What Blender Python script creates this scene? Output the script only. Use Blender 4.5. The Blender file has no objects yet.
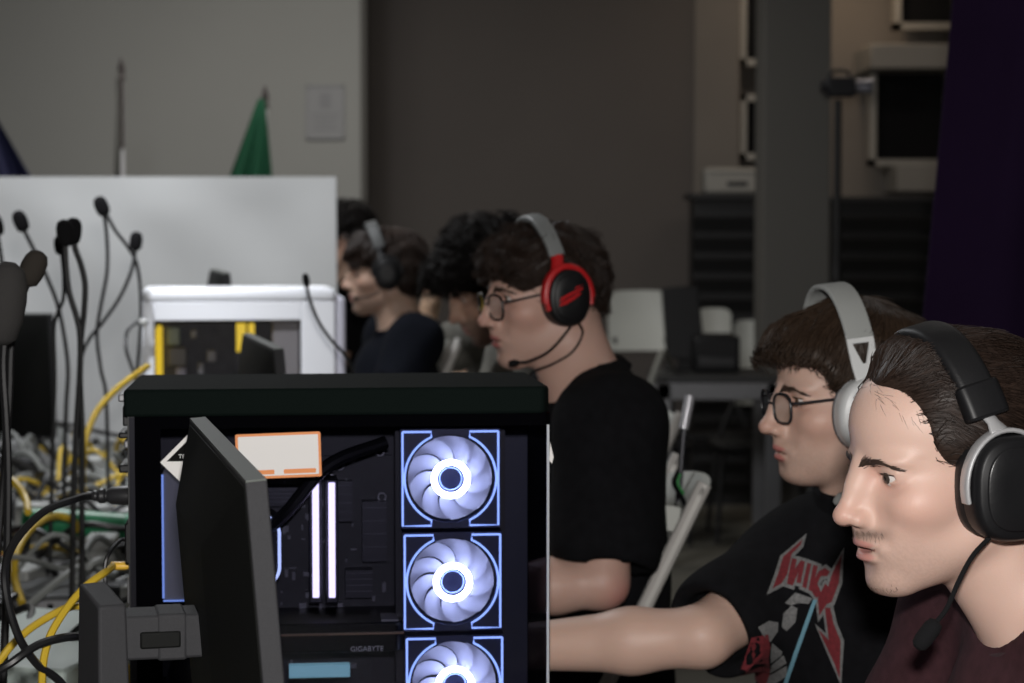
import bpy, bmesh, math, random
import numpy as np
from mathutils import Vector, Matrix, Euler
from mathutils.bvhtree import BVHTree

SC = bpy.context.scene
COL = SC.collection
PI = math.pi
R = math.radians
rng = np.random.default_rng(7)
random.seed(7)

# ------------------------------------------------------------------ camera, world, lights, exposure
F = 2070.0                       # focal length in pixels of the 1024x683 frame
CAM_Z, PITCH = 1.43, R(3.1)
cd = bpy.data.cameras.new('camera')
cd.sensor_width = 36.0
cd.lens = 36.0 * F / 1024.0
cd.clip_start, cd.clip_end = 0.05, 60
cam = bpy.data.objects.new('camera', cd)
COL.objects.link(cam)
cam.location = (0, 0, CAM_Z)
cam.rotation_euler = (PI / 2 - PITCH, 0, 0)
cd.dof.use_dof = True
cd.dof.focus_distance = 2.08
cd.dof.aperture_fstop = 7.5
SC.camera = cam

SC.view_settings.view_transform = 'Standard'
SC.view_settings.look = 'None'
SC.view_settings.gamma = 1.0
SC.view_settings.exposure = 0.0
SC.view_settings.use_curve_mapping = False

wd = bpy.data.worlds.new('world')
SC.world = wd
wd.use_nodes = True
wd.node_tree.nodes['Background'].inputs[0].default_value = (0.5, 0.5, 0.55, 1)
wd.node_tree.nodes['Background'].inputs[1].default_value = 0.02


def area(name, loc, target, sx, sy, power, color=(1, 1, 1)):
    l = bpy.data.lights.new(name, 'AREA')
    l.shape = 'RECTANGLE'
    l.size, l.size_y = sx, sy
    l.energy = power
    l.color = color
    o = bpy.data.objects.new(name, l)
    COL.objects.link(o)
    o.location = loc
    d = Vector(target) - Vector(loc)
    o.rotation_euler = d.to_track_quat('-Z', 'Y').to_euler()
    return o


area('camera_flash', (0.03, 0.0, 1.60), (0.12, 3.0, 1.22), 0.09, 0.06, 45.0, (1.0, 0.97, 0.94))
area('ceiling_lamp', (-1.25, 5.3, 3.1), (-1.25, 5.8, 0), 0.5, 1.2, 52.0, (0.95, 0.97, 1.0))
area('ceiling_lamp', (-0.9, 8.6, 3.1), (-0.9, 9.2, 0), 1.2, 0.3, 22.0, (1.0, 0.96, 0.90))
area('ceiling_lamp', (1.9, 9.6, 3.1), (1.9, 9.8, 0), 0.9, 0.3, 5.0, (1.0, 0.86, 0.74))
area('ceiling_lamp', (1.2, 4.6, 3.1), (0.6, 4.2, 0), 1.2, 0.3, 3.0, (1.0, 0.95, 0.9))
sp = area('added_spot', (-1.1, 2.9, 3.1), (-0.68, 4.75, 1.15), 0.15, 0.15, 1.35, (0.93, 0.95, 1.0))  # unseen spot added to brighten the white computer
sp.data.spread = math.radians(24)


def at(px, py, Y):
    """the world point seen at pixel (px, py) at depth Y"""
    h, v = (px - 512.0) / F, -(py - 341.5) / F
    d = Vector((h, math.cos(PITCH) + v * math.sin(PITCH), -math.sin(PITCH) + v * math.cos(PITCH)))
    return Vector((0, 0, CAM_Z)) + d * (Y / d.y)


# ------------------------------------------------------------------ materials
MATS = {}


def mat(name, color=(0.5, 0.5, 0.5), rough=0.5, metal=0.0, noise=0.0, nscale=30.0, bump=0.0, bscale=200.0,
        emit=None, estr=0.0, spec=0.5, attr=None, sub=0.0, sheen=0.0, coat=0.0):
    if name in MATS:
        return MATS[name]
    m = bpy.data.materials.new(name)
    m.use_nodes = True
    nt = m.node_tree
    b = nt.nodes['Principled BSDF']
    b.inputs['Base Color'].default_value = (*color, 1)
    b.inputs['Roughness'].default_value = rough
    b.inputs['Metallic'].default_value = metal
    b.inputs['Specular IOR Level'].default_value = spec
    b.inputs['Coat Weight'].default_value = coat
    b.inputs['Sheen Weight'].default_value = sheen
    if sub:
        b.inputs['Subsurface Weight'].default_value = sub
        b.inputs['Subsurface Radius'].default_value = (0.008, 0.003, 0.0015)
        b.inputs['Subsurface Scale'].default_value = 0.6
    if emit:
        b.inputs['Emission Color'].default_value = (*emit, 1)
        b.inputs['Emission Strength'].default_value = estr
    tc = nt.nodes.new('ShaderNodeTexCoord')
    src = None
    if attr:
        a = nt.nodes.new('ShaderNodeAttribute')
        a.attribute_name = attr
        src = a.outputs['Color']
        nt.links.new(src, b.inputs['Base Color'])
    if noise:
        n = nt.nodes.new('ShaderNodeTexNoise')
        n.inputs['Scale'].default_value = nscale
        n.inputs['Detail'].default_value = 4
        nt.links.new(tc.outputs['Object'], n.inputs['Vector'])
        mr = nt.nodes.new('ShaderNodeMapRange')
        mr.inputs['From Min'].default_value = 0.25
        mr.inputs['From Max'].default_value = 0.75
        mr.inputs['To Min'].default_value = 1 - noise
        mr.inputs['To Max'].default_value = 1 + noise
        nt.links.new(n.outputs['Fac'], mr.inputs['Value'])
        mx = nt.nodes.new('ShaderNodeVectorMath')
        mx.operation = 'SCALE'
        if src is not None:
            nt.links.new(src, mx.inputs[0])
        else:
            mx.inputs[0].default_value = color
        nt.links.new(mr.outputs[0], mx.inputs['Scale'])
        nt.links.new(mx.outputs['Vector'], b.inputs['Base Color'])
    if bump:
        n2 = nt.nodes.new('ShaderNodeTexNoise')
        n2.inputs['Scale'].default_value = bscale
        n2.inputs['Detail'].default_value = 3
        nt.links.new(tc.outputs['Object'], n2.inputs['Vector'])
        bp = nt.nodes.new('ShaderNodeBump')
        bp.inputs['Strength'].default_value = bump
        bp.inputs['Distance'].default_value = 0.002
        nt.links.new(n2.outputs['Fac'], bp.inputs['Height'])
        nt.links.new(bp.outputs['Normal'], b.inputs['Normal'])
    MATS[name] = m
    return m


def glass_mat(name, tint=(0.8, 0.8, 0.85), rough=0.03, refl=1.0):
    m = bpy.data.materials.new(name)
    m.use_nodes = True
    nt = m.node_tree
    nt.nodes.clear()
    out = nt.nodes.new('ShaderNodeOutputMaterial')
    t = nt.nodes.new('ShaderNodeBsdfTransparent')
    t.inputs[0].default_value = (*tint, 1)
    g = nt.nodes.new('ShaderNodeBsdfGlossy')
    g.inputs['Color'].default_value = (refl, refl, refl, 1)
    g.inputs['Roughness'].default_value = rough
    lw = nt.nodes.new('ShaderNodeLayerWeight')
    lw.inputs['Blend'].default_value = 0.5
    pw = nt.nodes.new('ShaderNodeMath')
    pw.operation = 'POWER'
    pw.inputs[1].default_value = 4.0
    nt.links.new(lw.outputs['Facing'], pw.inputs[0])
    fr = nt.nodes.new('ShaderNodeMath')
    fr.operation = 'MULTIPLY_ADD'
    fr.inputs[1].default_value = 0.6
    fr.inputs[2].default_value = 0.03
    nt.links.new(pw.outputs[0], fr.inputs[0])
    mx = nt.nodes.new('ShaderNodeMixShader')
    nt.links.new(fr.outputs[0], mx.inputs[0])
    nt.links.new(t.outputs[0], mx.inputs[1])
    nt.links.new(g.outputs[0], mx.inputs[2])
    nt.links.new(mx.outputs[0], out.inputs[0])
    MATS[name] = m
    return m


# ------------------------------------------------------------------ objects, naming
def tag(o, label=None, cat=None, group=None, kind=None):
    if label:
        o['label'] = label
    if cat:
        o['category'] = cat
    if group:
        o['group'] = group
    if kind:
        o['kind'] = kind
    return o


def empty(name, loc=(0, 0, 0), rz=0.0, M=None):
    o = bpy.data.objects.new(name, None)
    COL.objects.link(o)
    o.empty_display_size = 0.05
    if M is not None:
        o.matrix_world = M
    else:
        o.location = loc
        o.rotation_euler = (0, 0, rz)
    return o


def thing(name, label, cat, loc=(0, 0, 0), rz=0.0, M=None, group=None):
    return tag(empty(name, loc, rz, M), label, cat, group)


def copy_tree(o, parent=None):
    c = o.copy()
    COL.objects.link(c)
    if parent:
        c.parent = parent
    for ch in list(o.children):
        copy_tree(ch, c)
    return c


class MB:
    """collects vertices and faces of ONE mesh"""

    def __init__(s):
        s.v, s.f = [], []

    def add(s, vs, fs):
        n = len(s.v)
        s.v.extend(tuple(v) for v in vs)
        s.f.extend(tuple(i + n for i in f) for f in fs)
        return s

    def box(s, c, size, M=None):
        hx, hy, hz = size[0] / 2, size[1] / 2, size[2] / 2
        vs = []
        for x in (-hx, hx):
            for y in (-hy, hy):
                for z in (-hz, hz):
                    p = Vector((x, y, z))
                    if M is not None:
                        p = M @ p
                    vs.append(p + Vector(c))
        s.add(vs, [(0, 1, 3, 2), (4, 6, 7, 5), (0, 4, 5, 1), (2, 3, 7, 6), (0, 2, 6, 4), (1, 5, 7, 3)])
        return s

    def bx(s, x0, x1, y0, y1, z0, z1):
        return s.box(((x0 + x1) / 2, (y0 + y1) / 2, (z0 + z1) / 2), (abs(x1 - x0), abs(y1 - y0), abs(z1 - z0)))

    def hexa(s, p):
        """8 corners: 4 bottom ring, 4 top ring"""
        s.add(p, [(3, 2, 1, 0), (4, 5, 6, 7), (0, 1, 5, 4), (1, 2, 6, 5), (2, 3, 7, 6), (3, 0, 4, 7)])
        return s

    def tube(s, pts, r, sides=8, cap=True, flat=1.0):
        pts = [Vector(p) for p in pts]
        n = len(pts)
        rad = r if hasattr(r, '__len__') else [r] * n
        rings = []
        up = None
        for i in range(n):
            t = (pts[min(i + 1, n - 1)] - pts[max(i - 1, 0)])
            if t.length < 1e-9:
                t = Vector((0, 0, 1))
            t.normalize()
            if up is None:
                up = Vector((0, 0, 1)) if abs(t.z) < 0.9 else Vector((1, 0, 0))
            a = up - t * up.dot(t)
            if a.length < 1e-6:
                a = t.orthogonal()
            a.normalize()
            up = a
            b = t.cross(a)
            rings.append([pts[i] + (a * math.cos(2 * PI * k / sides) * flat + b * math.sin(2 * PI * k / sides)) * rad[i] for k in range(sides)])
        vs = [p for ring in rings for p in ring]
        fs = []
        for i in range(n - 1):
            for k in range(sides):
                k2 = (k + 1) % sides
                fs.append((i * sides + k, i * sides + k2, (i + 1) * sides + k2, (i + 1) * sides + k))
        if cap:
            fs.append(tuple(range(sides - 1, -1, -1)))
            fs.append(tuple((n - 1) * sides + k for k in range(sides)))
        s.add(vs, fs)
        return s

    def sweep(s, pts, frames, section, closed_section=True, cap=True):
        """section: list of (a, b) in the frame (A, B) at each point"""
        ns = len(section)
        vs = []
        for p, (A, B), in zip(pts, frames):
            for (a, b) in section:
                vs.append(Vector(p) + A * a + B * b)
        fs = []
        for i in range(len(pts) - 1):
            for k in range(ns if closed_section else ns - 1):
                k2 = (k + 1) % ns
                fs.append((i * ns + k, i * ns + k2, (i + 1) * ns + k2, (i + 1) * ns + k))
        if cap:
            fs.append(tuple(range(ns - 1, -1, -1)))
            fs.append(tuple((len(pts) - 1) * ns + k for k in range(ns)))
        s.add(vs, fs)
        return s

    def lathe(s, prof, c=(0, 0, 0), M=None, sides=24, sx=1.0, sy=1.0):
        """profile of (r, z) about local z; ends capped when r > 0"""
        vs, fs = [], []
        for (r, z) in prof:
            for k in range(sides):
                a = 2 * PI * k / sides
                p = Vector((r * math.cos(a) * sx, r * math.sin(a) * sy, z))
                if M is not None:
                    p = M @ p
                vs.append(p + Vector(c))
        for i in range(len(prof) - 1):
            for k in range(sides):
                k2 = (k + 1) % sides
                fs.append((i * sides + k, i * sides + k2, (i + 1) * sides + k2, (i + 1) * sides + k))
        fs.append(tuple(range(sides - 1, -1, -1)))
        fs.append(tuple((len(prof) - 1) * sides + k for k in range(sides)))
        s.add(vs, fs)
        return s

    def ball(s, c, r, M=None, seg=16, rings=10):
        r = r if hasattr(r, '__len__') else (r, r, r)
        vs, fs = [], []
        for i in range(rings + 1):
            th = PI * i / rings
            for k in range(seg):
                a = 2 * PI * k / seg
                p = Vector((r[0] * math.sin(th) * math.cos(a), r[1] * math.sin(th) * math.sin(a), r[2] * math.cos(th)))
                if M is not None:
                    p = M @ p
                vs.append(p + Vector(c))
        for i in range(rings):
            for k in range(seg):
                k2 = (k + 1) % seg
                fs.append((i * seg + k, (i + 1) * seg + k, (i + 1) * seg + k2, i * seg + k2))
        s.add(vs, fs)
        return s

    def prism(s, poly, z0, z1, M=None):
        """polygon in local xy extruded from z0 to z1"""
        n = len(poly)
        vs = [Vector((x, y, z0)) for x, y in poly] + [Vector((x, y, z1)) for x, y in poly]
        if M is not None:
            vs = [M @ v for v in vs]
        fs = [tuple(range(n - 1, -1, -1)), tuple(range(n, 2 * n))]
        for i in range(n):
            j = (i + 1) % n
            fs.append((i, j, n + j, n + i))
        s.add(vs, fs)
        return s

    def torus(s, R0, r, c=(0, 0, 0), M=None, seg=40, sides=8, a0=0.0, a1=2 * PI, sx=1.0, sy=1.0):
        full = abs(a1 - a0 - 2 * PI) < 1e-6
        n = seg if full else seg + 1
        vs, fs = [], []
        for i in range(n):
            a = a0 + (a1 - a0) * i / seg
            for k in range(sides):
                b = 2 * PI * k / sides
                rr = R0 + r * math.cos(b)
                p = Vector((rr * math.cos(a) * sx, rr * math.sin(a) * sy, r * math.sin(b)))
                if M is not None:
                    p = M @ p
                vs.append(p + Vector(c))
        for i in range(seg):
            i2 = (i + 1) % n
            for k in range(sides):
                k2 = (k + 1) % sides
                fs.append((i * sides + k, i2 * sides + k, i2 * sides + k2, i * sides + k2))
        if not full:
            fs.append(tuple(range(sides)))
            fs.append(tuple((n - 1) * sides + k for k in range(sides - 1, -1, -1)))
        s.add(vs, fs)
        return s

    def build(s, name, m, parent=None, bevel=0.0, smooth=True, angle=35, segs=2, origin=None):
        me = bpy.data.meshes.new(name)
        if origin is not None:
            ov = Vector(origin)
            me.from_pydata([tuple(Vector(v) - ov) for v in s.v], [], s.f)
        else:
            me.from_pydata(s.v, [], s.f)
        bm = bmesh.new()
        bm.from_mesh(me)
        bmesh.ops.remove_doubles(bm, verts=bm.verts, dist=1e-6)
        bmesh.ops.recalc_face_normals(bm, faces=bm.faces)
        bm.to_mesh(me)
        bm.free()
        if smooth:
            me.shade_smooth()
            me.set_sharp_from_angle(angle=R(angle))
        me.materials.append(m)
        o = bpy.data.objects.new(name, me)
        COL.objects.link(o)
        if parent is not None:
            o.parent = parent
        if origin is not None:
            o.location = origin
        if bevel:
            b = o.modifiers.new('bevel', 'BEVEL')
            b.width = bevel
            b.segments = segs
            b.limit_method = 'ANGLE'
            b.angle_limit = R(40)
            b.harden_normals = False
        return o


def spline(pts, n=8):
    """Catmull-Rom through points"""
    P = [Vector(p) for p in pts]
    if len(P) < 3:
        return [P[0].lerp(P[-1], i / n) for i in range(n + 1)]
    P = [P[0] * 2 - P[1]] + P + [P[-1] * 2 - P[-2]]
    out = []
    for i in range(1, len(P) - 2):
        p0, p1, p2, p3 = P[i - 1], P[i], P[i + 1], P[i + 2]
        for k in range(n):
            t = k / n
            out.append(0.5 * ((2 * p1) + (p2 - p0) * t + (2 * p0 - 5 * p1 + 4 * p2 - p3) * t * t + (3 * p1 - p0 - 3 * p2 + p3) * t ** 3))
    out.append(P[-2])
    return out


def rrect(w, h, r, n=5):
    """rounded rectangle outline centred at 0"""
    pts = []
    for cx, cy, a0 in ((w / 2 - r, h / 2 - r, 0), (-w / 2 + r, h / 2 - r, 90), (-w / 2 + r, -h / 2 + r, 180), (w / 2 - r, -h / 2 + r, 270)):
        for k in range(n + 1):
            a = R(a0 + 90 * k / n)
            pts.append((cx + r * math.cos(a), cy + r * math.sin(a)))
    return pts


def text_mesh(name, body, size, m, parent, M, depth=0.0006, align='CENTER'):
    cu = bpy.data.curves.new(name, 'FONT')
    cu.body = body
    cu.size = size
    cu.extrude = depth
    cu.align_x = align
    cu.align_y = 'CENTER'
    tmp = bpy.data.objects.new(name, cu)
    COL.objects.link(tmp)
    bpy.context.view_layer.update()
    me = bpy.data.meshes.new_from_object(tmp)
    bpy.data.objects.remove(tmp)
    me.name = name
    me.materials.clear()
    me.materials.append(m)
    o = bpy.data.objects.new(name, me)
    COL.objects.link(o)
    o.parent = parent
    o.matrix_local = M
    return o


# ------------------------------------------------------------------ implicit surfaces for bodies, hair and cloth
def mesh_np(name, V, Q, m, parent=None, origin=None, col=None):
    me = bpy.data.meshes.new(name)
    V = np.asarray(V, dtype=np.float32)
    if origin is not None:
        V = V - np.asarray(origin, dtype=np.float32)
    nq, k = Q.shape
    me.vertices.add(len(V))
    me.vertices.foreach_set('co', V.ravel())
    me.loops.add(nq * k)
    me.loops.foreach_set('vertex_index', Q.ravel().astype(np.int32))
    me.polygons.add(nq)
    me.polygons.foreach_set('loop_start', np.arange(0, nq * k, k, dtype=np.int32))
    me.update(calc_edges=True)
    me.validate()
    me.shade_smooth()
    if col is not None:
        a = me.color_attributes.new('Col', 'FLOAT_COLOR', 'POINT')
        c4 = np.ones((len(V), 4), np.float32)
        c4[:, :3] = col
        a.data.foreach_set('color', c4.ravel())
    me.materials.append(m)
    o = bpy.data.objects.new(name, me)
    COL.objects.link(o)
    if parent is not None:
        o.parent = parent
    elif origin is not None:
        o.location = origin
    return o


def axis(lo, hi, h, fine=()):
    out = [lo]
    while out[-1] < hi:
        x = out[-1]
        st = h
        for (a, b, hf) in fine:
            if a - 1e-9 <= x < b:
                st = min(st, hf)
            elif x < a < x + st:
                st = max(a - x, hf)
        out.append(x + st)
    return np.array(out, np.float32)


class Ell:
    def __init__(s, c, r, M=None):
        s.c = np.array(c, float)
        s.r = np.array(r, float)
        s.M = None if M is None else np.array(M, float)
        m = s.r.max()
        if s.M is None:
            e = s.r
        else:
            e = np.sqrt(((s.M * s.r[None, :]) ** 2).sum(1))
        s.lo, s.hi = s.c - e, s.c + e

    def __call__(s, X, Y, Z):
        x, y, z = X - s.c[0], Y - s.c[1], Z - s.c[2]
        if s.M is not None:
            M = s.M
            x, y, z = M[0, 0] * x + M[1, 0] * y + M[2, 0] * z, M[0, 1] * x + M[1, 1] * y + M[2, 1] * z, M[0, 2] * x + M[1, 2] * y + M[2, 2] * z
        x, y, z = x / s.r[0], y / s.r[1], z / s.r[2]
        k0 = np.sqrt(x * x + y * y + z * z)
        k1 = np.sqrt((x / s.r[0]) ** 2 + (y / s.r[1]) ** 2 + (z / s.r[2]) ** 2) + 1e-9
        return (k0 * (k0 - 1) / k1).astype(np.float32)


class Cone:
    def __init__(s, a, b, r1, r2):
        s.a, s.b, s.r1, s.r2 = np.array(a, float), np.array(b, float), r1, r2
        m = max(r1, r2)
        s.lo, s.hi = np.minimum(s.a, s.b) - m, np.maximum(s.a, s.b) + m

    def __call__(s, X, Y, Z):
        d = s.b - s.a
        L = d @ d + 1e-12
        x, y, z = X - s.a[0], Y - s.a[1], Z - s.a[2]
        t = np.clip((x * d[0] + y * d[1] + z * d[2]) / L, 0, 1)
        return (np.sqrt((x - t * d[0]) ** 2 + (y - t * d[1]) ** 2 + (z - t * d[2]) ** 2) - (s.r1 + (s.r2 - s.r1) * t)).astype(np.float32)


class RBox:
    def __init__(s, c, half, rad, M=None):
        s.c, s.h, s.rad = np.array(c, float), np.array(half, float), rad
        s.M = np.eye(3) if M is None else np.array(M, float)
        e = np.abs(s.M) @ s.h + 0.002
        s.lo, s.hi = s.c - e, s.c + e

    def __call__(s, X, Y, Z):
        x, y, z = X - s.c[0], Y - s.c[1], Z - s.c[2]
        M = s.M
        x, y, z = M[0, 0] * x + M[1, 0] * y + M[2, 0] * z, M[0, 1] * x + M[1, 1] * y + M[2, 1] * z, M[0, 2] * x + M[1, 2] * y + M[2, 2] * z
        q = [np.abs(x) - s.h[0] + s.rad, np.abs(y) - s.h[1] + s.rad, np.abs(z) - s.h[2] + s.rad]
        out = np.sqrt(np.maximum(q[0], 0) ** 2 + np.maximum(q[1], 0) ** 2 + np.maximum(q[2], 0) ** 2)
        return (out + np.minimum(np.maximum(q[0], np.maximum(q[1], q[2])), 0) - s.rad).astype(np.float32)


class Half:
    """everything on the +n side of p is inside"""

    def __init__(s, p, n, lo, hi):
        s.p = np.array(p, float)
        s.n = np.array(n, float) / np.linalg.norm(n)
        s.lo, s.hi = np.array(lo, float), np.array(hi, float)

    def __call__(s, X, Y, Z):
        return (-((X - s.p[0]) * s.n[0] + (Y - s.p[1]) * s.n[1] + (Z - s.p[2]) * s.n[2])).astype(np.float32)


class Vol:
    def __init__(s, ax, ay, az):
        s.ax, s.ay, s.az = ax, ay, az
        s.f = np.full((len(ax), len(ay), len(az)), 0.08, np.float32)

    def _sl(s, lo, hi):
        out = []
        for a, l, h in zip((s.ax, s.ay, s.az), lo, hi):
            i = max(int(np.searchsorted(a, l)) - 1, 0)
            j = min(int(np.searchsorted(a, h)) + 1, len(a))
            if j <= i:
                return None
            out.append(slice(i, j))
        return tuple(out)

    def _xyz(s, sl):
        return s.ax[sl[0]][:, None, None], s.ay[sl[1]][None, :, None], s.az[sl[2]][None, None, :]

    def add(s, p, k=0.01, pad=0.03):
        sl = s._sl(p.lo - pad - k, p.hi + pad + k)
        if sl is None:
            return
        d = p(*s._xyz(sl))
        a = s.f[sl]
        h = np.maximum(k - np.abs(a - d), 0) / k
        s.f[sl] = np.minimum(a, d) - h * h * k / 4

    def sub(s, p, k=0.005, pad=0.03):
        sl = s._sl(p.lo - pad - k, p.hi + pad + k)
        if sl is None:
            return
        d = -p(*s._xyz(sl))
        a = s.f[sl]
        h = np.maximum(k - np.abs(a - d), 0) / k
        s.f[sl] = np.maximum(a, d) + h * h * k / 4

    def warp(s, fn, lo=None, hi=None):
        sl = s._sl(lo, hi) if lo is not None else (slice(None),) * 3
        if sl is None:
            return
        s.f[sl] += fn(*s._xyz(sl)).astype(np.float32)

    def sample(s, P):
        idx, fr = [], []
        for k, a in enumerate((s.ax, s.ay, s.az)):
            i = np.clip(np.searchsorted(a, P[:, k]) - 1, 0, len(a) - 2)
            t = np.clip((P[:, k] - a[i]) / (a[i + 1] - a[i]), 0, 1)
            idx.append(i)
            fr.append(t)
        i, j, k = idx
        u, v, w = fr
        f = s.f
        c = 0
        for a in (0, 1):
            for b in (0, 1):
                for d in (0, 1):
                    c = c + f[i + a, j + b, k + d] * (u if a else 1 - u) * (v if b else 1 - v) * (w if d else 1 - w)
        return c

    def grad(s, P, e=0.003):
        g = np.stack([s.sample(P + np.eye(3)[k] * e) - s.sample(P - np.eye(3)[k] * e) for k in range(3)], 1)
        return g / (np.linalg.norm(g, axis=1, keepdims=True) + 1e-9)

    def mesh(s, smooth=1):
        f = s.f
        f[0], f[-1], f[:, 0], f[:, -1], f[:, :, 0], f[:, :, -1] = .05, .05, .05, .05, .05, .05
        ins = f < 0
        nx, ny, nz = f.shape
        cnt = np.zeros((nx - 1, ny - 1, nz - 1), np.uint8)
        for a in (0, 1):
            for b in (0, 1):
                for c in (0, 1):
                    cnt += ins[a:nx - 1 + a, b:ny - 1 + b, c:nz - 1 + c]
        act = (cnt > 0) & (cnt < 8)
        I, J, K = np.nonzero(act)
        vid = np.full(act.shape, -1, np.int32)
        vid[I, J, K] = np.arange(len(I))
        acc = np.zeros((len(I), 3))
        n = np.zeros(len(I))
        A = (s.ax, s.ay, s.az)
        for d in range(3):
            e = [(d + 1) % 3, (d + 2) % 3]
            for a in (0, 1):
                for b in (0, 1):
                    o0 = [0, 0, 0]
                    o0[e[0]], o0[e[1]] = a, b
                    o1 = list(o0)
                    o1[d] = 1
                    f0 = f[I + o0[0], J + o0[1], K + o0[2]]
                    f1 = f[I + o1[0], J + o1[1], K + o1[2]]
                    msk = (f0 < 0) != (f1 < 0)
                    t = np.where(msk, f0 / (f0 - f1 + 1e-20), 0)
                    p = np.stack([A[q][(I, J, K)[q] + o0[q]] for q in range(3)], 1).astype(float)
                    q1 = A[d][(I, J, K)[d] + 1]
                    p[:, d] = p[:, d] + t * (q1 - p[:, d])
                    acc[msk] += p[msk]
                    n[msk] += 1
        V = acc / n[:, None]
        quads = []
        for d in range(3):
            e0, e1 = (d + 1) % 3, (d + 2) % 3
            s0 = [slice(1, -1)] * 3
            s1 = [slice(1, -1)] * 3
            s0[d], s1[d] = slice(0, -1), slice(1, None)
            a, b = ins[tuple(s0)], ins[tuple(s1)]
            for flip, msk in ((False, a & ~b), (True, ~a & b)):
                ix = np.nonzero(msk)
                ix = [ix[q] + (0 if q == d else 1) for q in range(3)]

                def cell(da, db):
                    c = [ix[0].copy(), ix[1].copy(), ix[2].copy()]
                    c[e0] = c[e0] - da
                    c[e1] = c[e1] - db
                    return vid[c[0], c[1], c[2]]
                q = np.stack([cell(1, 1), cell(0, 1), cell(0, 0), cell(1, 0)], 1)
                if flip:
                    q = q[:, ::-1]
                quads.append(q)
        Q = np.concatenate(quads)
        Q = Q[(Q >= 0).all(1)]
        E = np.concatenate([Q[:, [0, 1]], Q[:, [1, 2]], Q[:, [2, 3]], Q[:, [3, 0]]])
        for _ in range(smooth):
            S = np.zeros_like(V)
            m = np.bincount(E[:, 0], minlength=len(V)) + np.bincount(E[:, 1], minlength=len(V))
            for c in range(3):
                S[:, c] = np.bincount(E[:, 0], V[E[:, 1], c], len(V)) + np.bincount(E[:, 1], V[E[:, 0], c], len(V))
            V = V * 0.5 + 0.5 * S / np.maximum(m, 1)[:, None]
        return V, Q


def strands_mesh(S, r0, r1, sides=3):
    """S: (N, n, 3) polylines -> tapered tubes as one vertex / quad array"""
    N, n, _ = S.shape
    T = np.gradient(S, axis=1)
    T /= np.linalg.norm(T, axis=2, keepdims=True) + 1e-9
    ref = np.where(np.abs(T[..., 2:3]) < 0.9, np.array([0, 0, 1.0]), np.array([1.0, 0, 0]))
    A = np.cross(T, ref)
    A /= np.linalg.norm(A, axis=2, keepdims=True) + 1e-9
    B = np.cross(T, A)
    rad = np.linspace(0, 1, n)
    rad = (r0 * (1 - rad ** 2) + r1 * rad ** 2)[None, :, None]
    V = np.stack([S + (A * math.cos(2 * PI * k / sides) + B * math.sin(2 * PI * k / sides)) * rad for k in range(sides)], 2)
    base = np.arange(N * n).reshape(N, n)
    q = []
    for k in range(sides):
        k2 = (k + 1) % sides
        a, b = base[:, :-1] * sides, base[:, 1:] * sides
        q.append(np.stack([a + k, a + k2, b + k2, b + k], -1).reshape(-1, 4))
    return V.reshape(-1, 3), np.concatenate(q)
# ------------------------------------------------------------------ the room
def struct(name, mb, m, **kw):
    return tag(mb.build(name, m, **kw), kind='structure')


M_WALL = mat('brown_grey_wall', (.122, .108, .100), .9, noise=.06, nscale=1.2)
M_WALLL = mat('light_grey_wall_panel', (.375, .375, .355), .8, noise=.05, nscale=1.0)
M_CEIL = mat('ceiling_paint', (.45, .44, .42), .9)
M_COLUMN = mat('grey_column_paint', (.125, .120, .110), .85)
M_PALECOL = mat('warm_column_plaster', (.20, .18, .16), .85, noise=.05, nscale=3)
M_FLOOR = mat('dark_floor_tiles', (.13, .125, .105), .6, noise=.2, nscale=6)
M_BLACKLOUVRE = mat('black_louvre_paint', (.016, .016, .017), .5)
M_DARKGLASS = mat('dark_window_glass', (.012, .012, .013), .12)
M_ALU = mat('window_aluminium', (.42, .40, .36), .35, metal=.3)

XL, XR, YF, YB, ZC = -5.0, 4.2, -1.5, 11.2, 3.3
struct('floor', MB().bx(XL, XR, YF, YB, -.1, 0), M_FLOOR, smooth=False)
struct('ceiling', MB().bx(XL, XR, YF, YB, ZC, ZC + .1), M_CEIL, smooth=False)
struct('wall_left', MB().bx(XL - .1, XL, YF, YB, 0, ZC), M_WALL, smooth=False)
struct('wall_right', MB().bx(XR, XR + .1, YF, YB, 0, ZC), M_WALL, smooth=False)
struct('wall_front', MB().bx(XL, XR, YF - .1, YF, 0, ZC), M_WALL, smooth=False)
xw = at(694, 200, YB).x
struct('wall_back', MB().bx(XL, xw, YB, YB + .12, 0, ZC), M_WALL, smooth=False)
# lighter partition on the left of the back wall
xp = at(361, 200, 10.5).x
struct('wall_partition', MB().bx(XL, xp, 10.5, 10.62, 0, ZC), M_WALLL, bevel=.004)
mb = MB()
mb.bx(xp, xp + .03, 10.49, 10.63, 0, ZC)
struct('trim_partition', mb, M_COLUMN)
# window bay: plaster columns, recessed windows, a deep grey pillar
YW = 11.2
x0, x1 = at(694, 0, YW).x, at(740, 0, YW).x
struct('wall_bay', MB().bx(x0, x1, YW - .02, YW + .3, 0, ZC), M_PALECOL, bevel=.01)
xe = at(1010, 0, YW).x
struct('wall_window', MB().bx(x1, XR, YW + .30, YW + .42, 0, ZC), M_PALECOL, smooth=False)
xa, xb = at(765, 0, 9.4).x, at(832, 0, 9.4).x
struct('trim_1', MB().bx(xa, xb, 9.4, 9.75, 0, ZC), M_COLUMN, bevel=.006)      # free standing pillar


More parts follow.
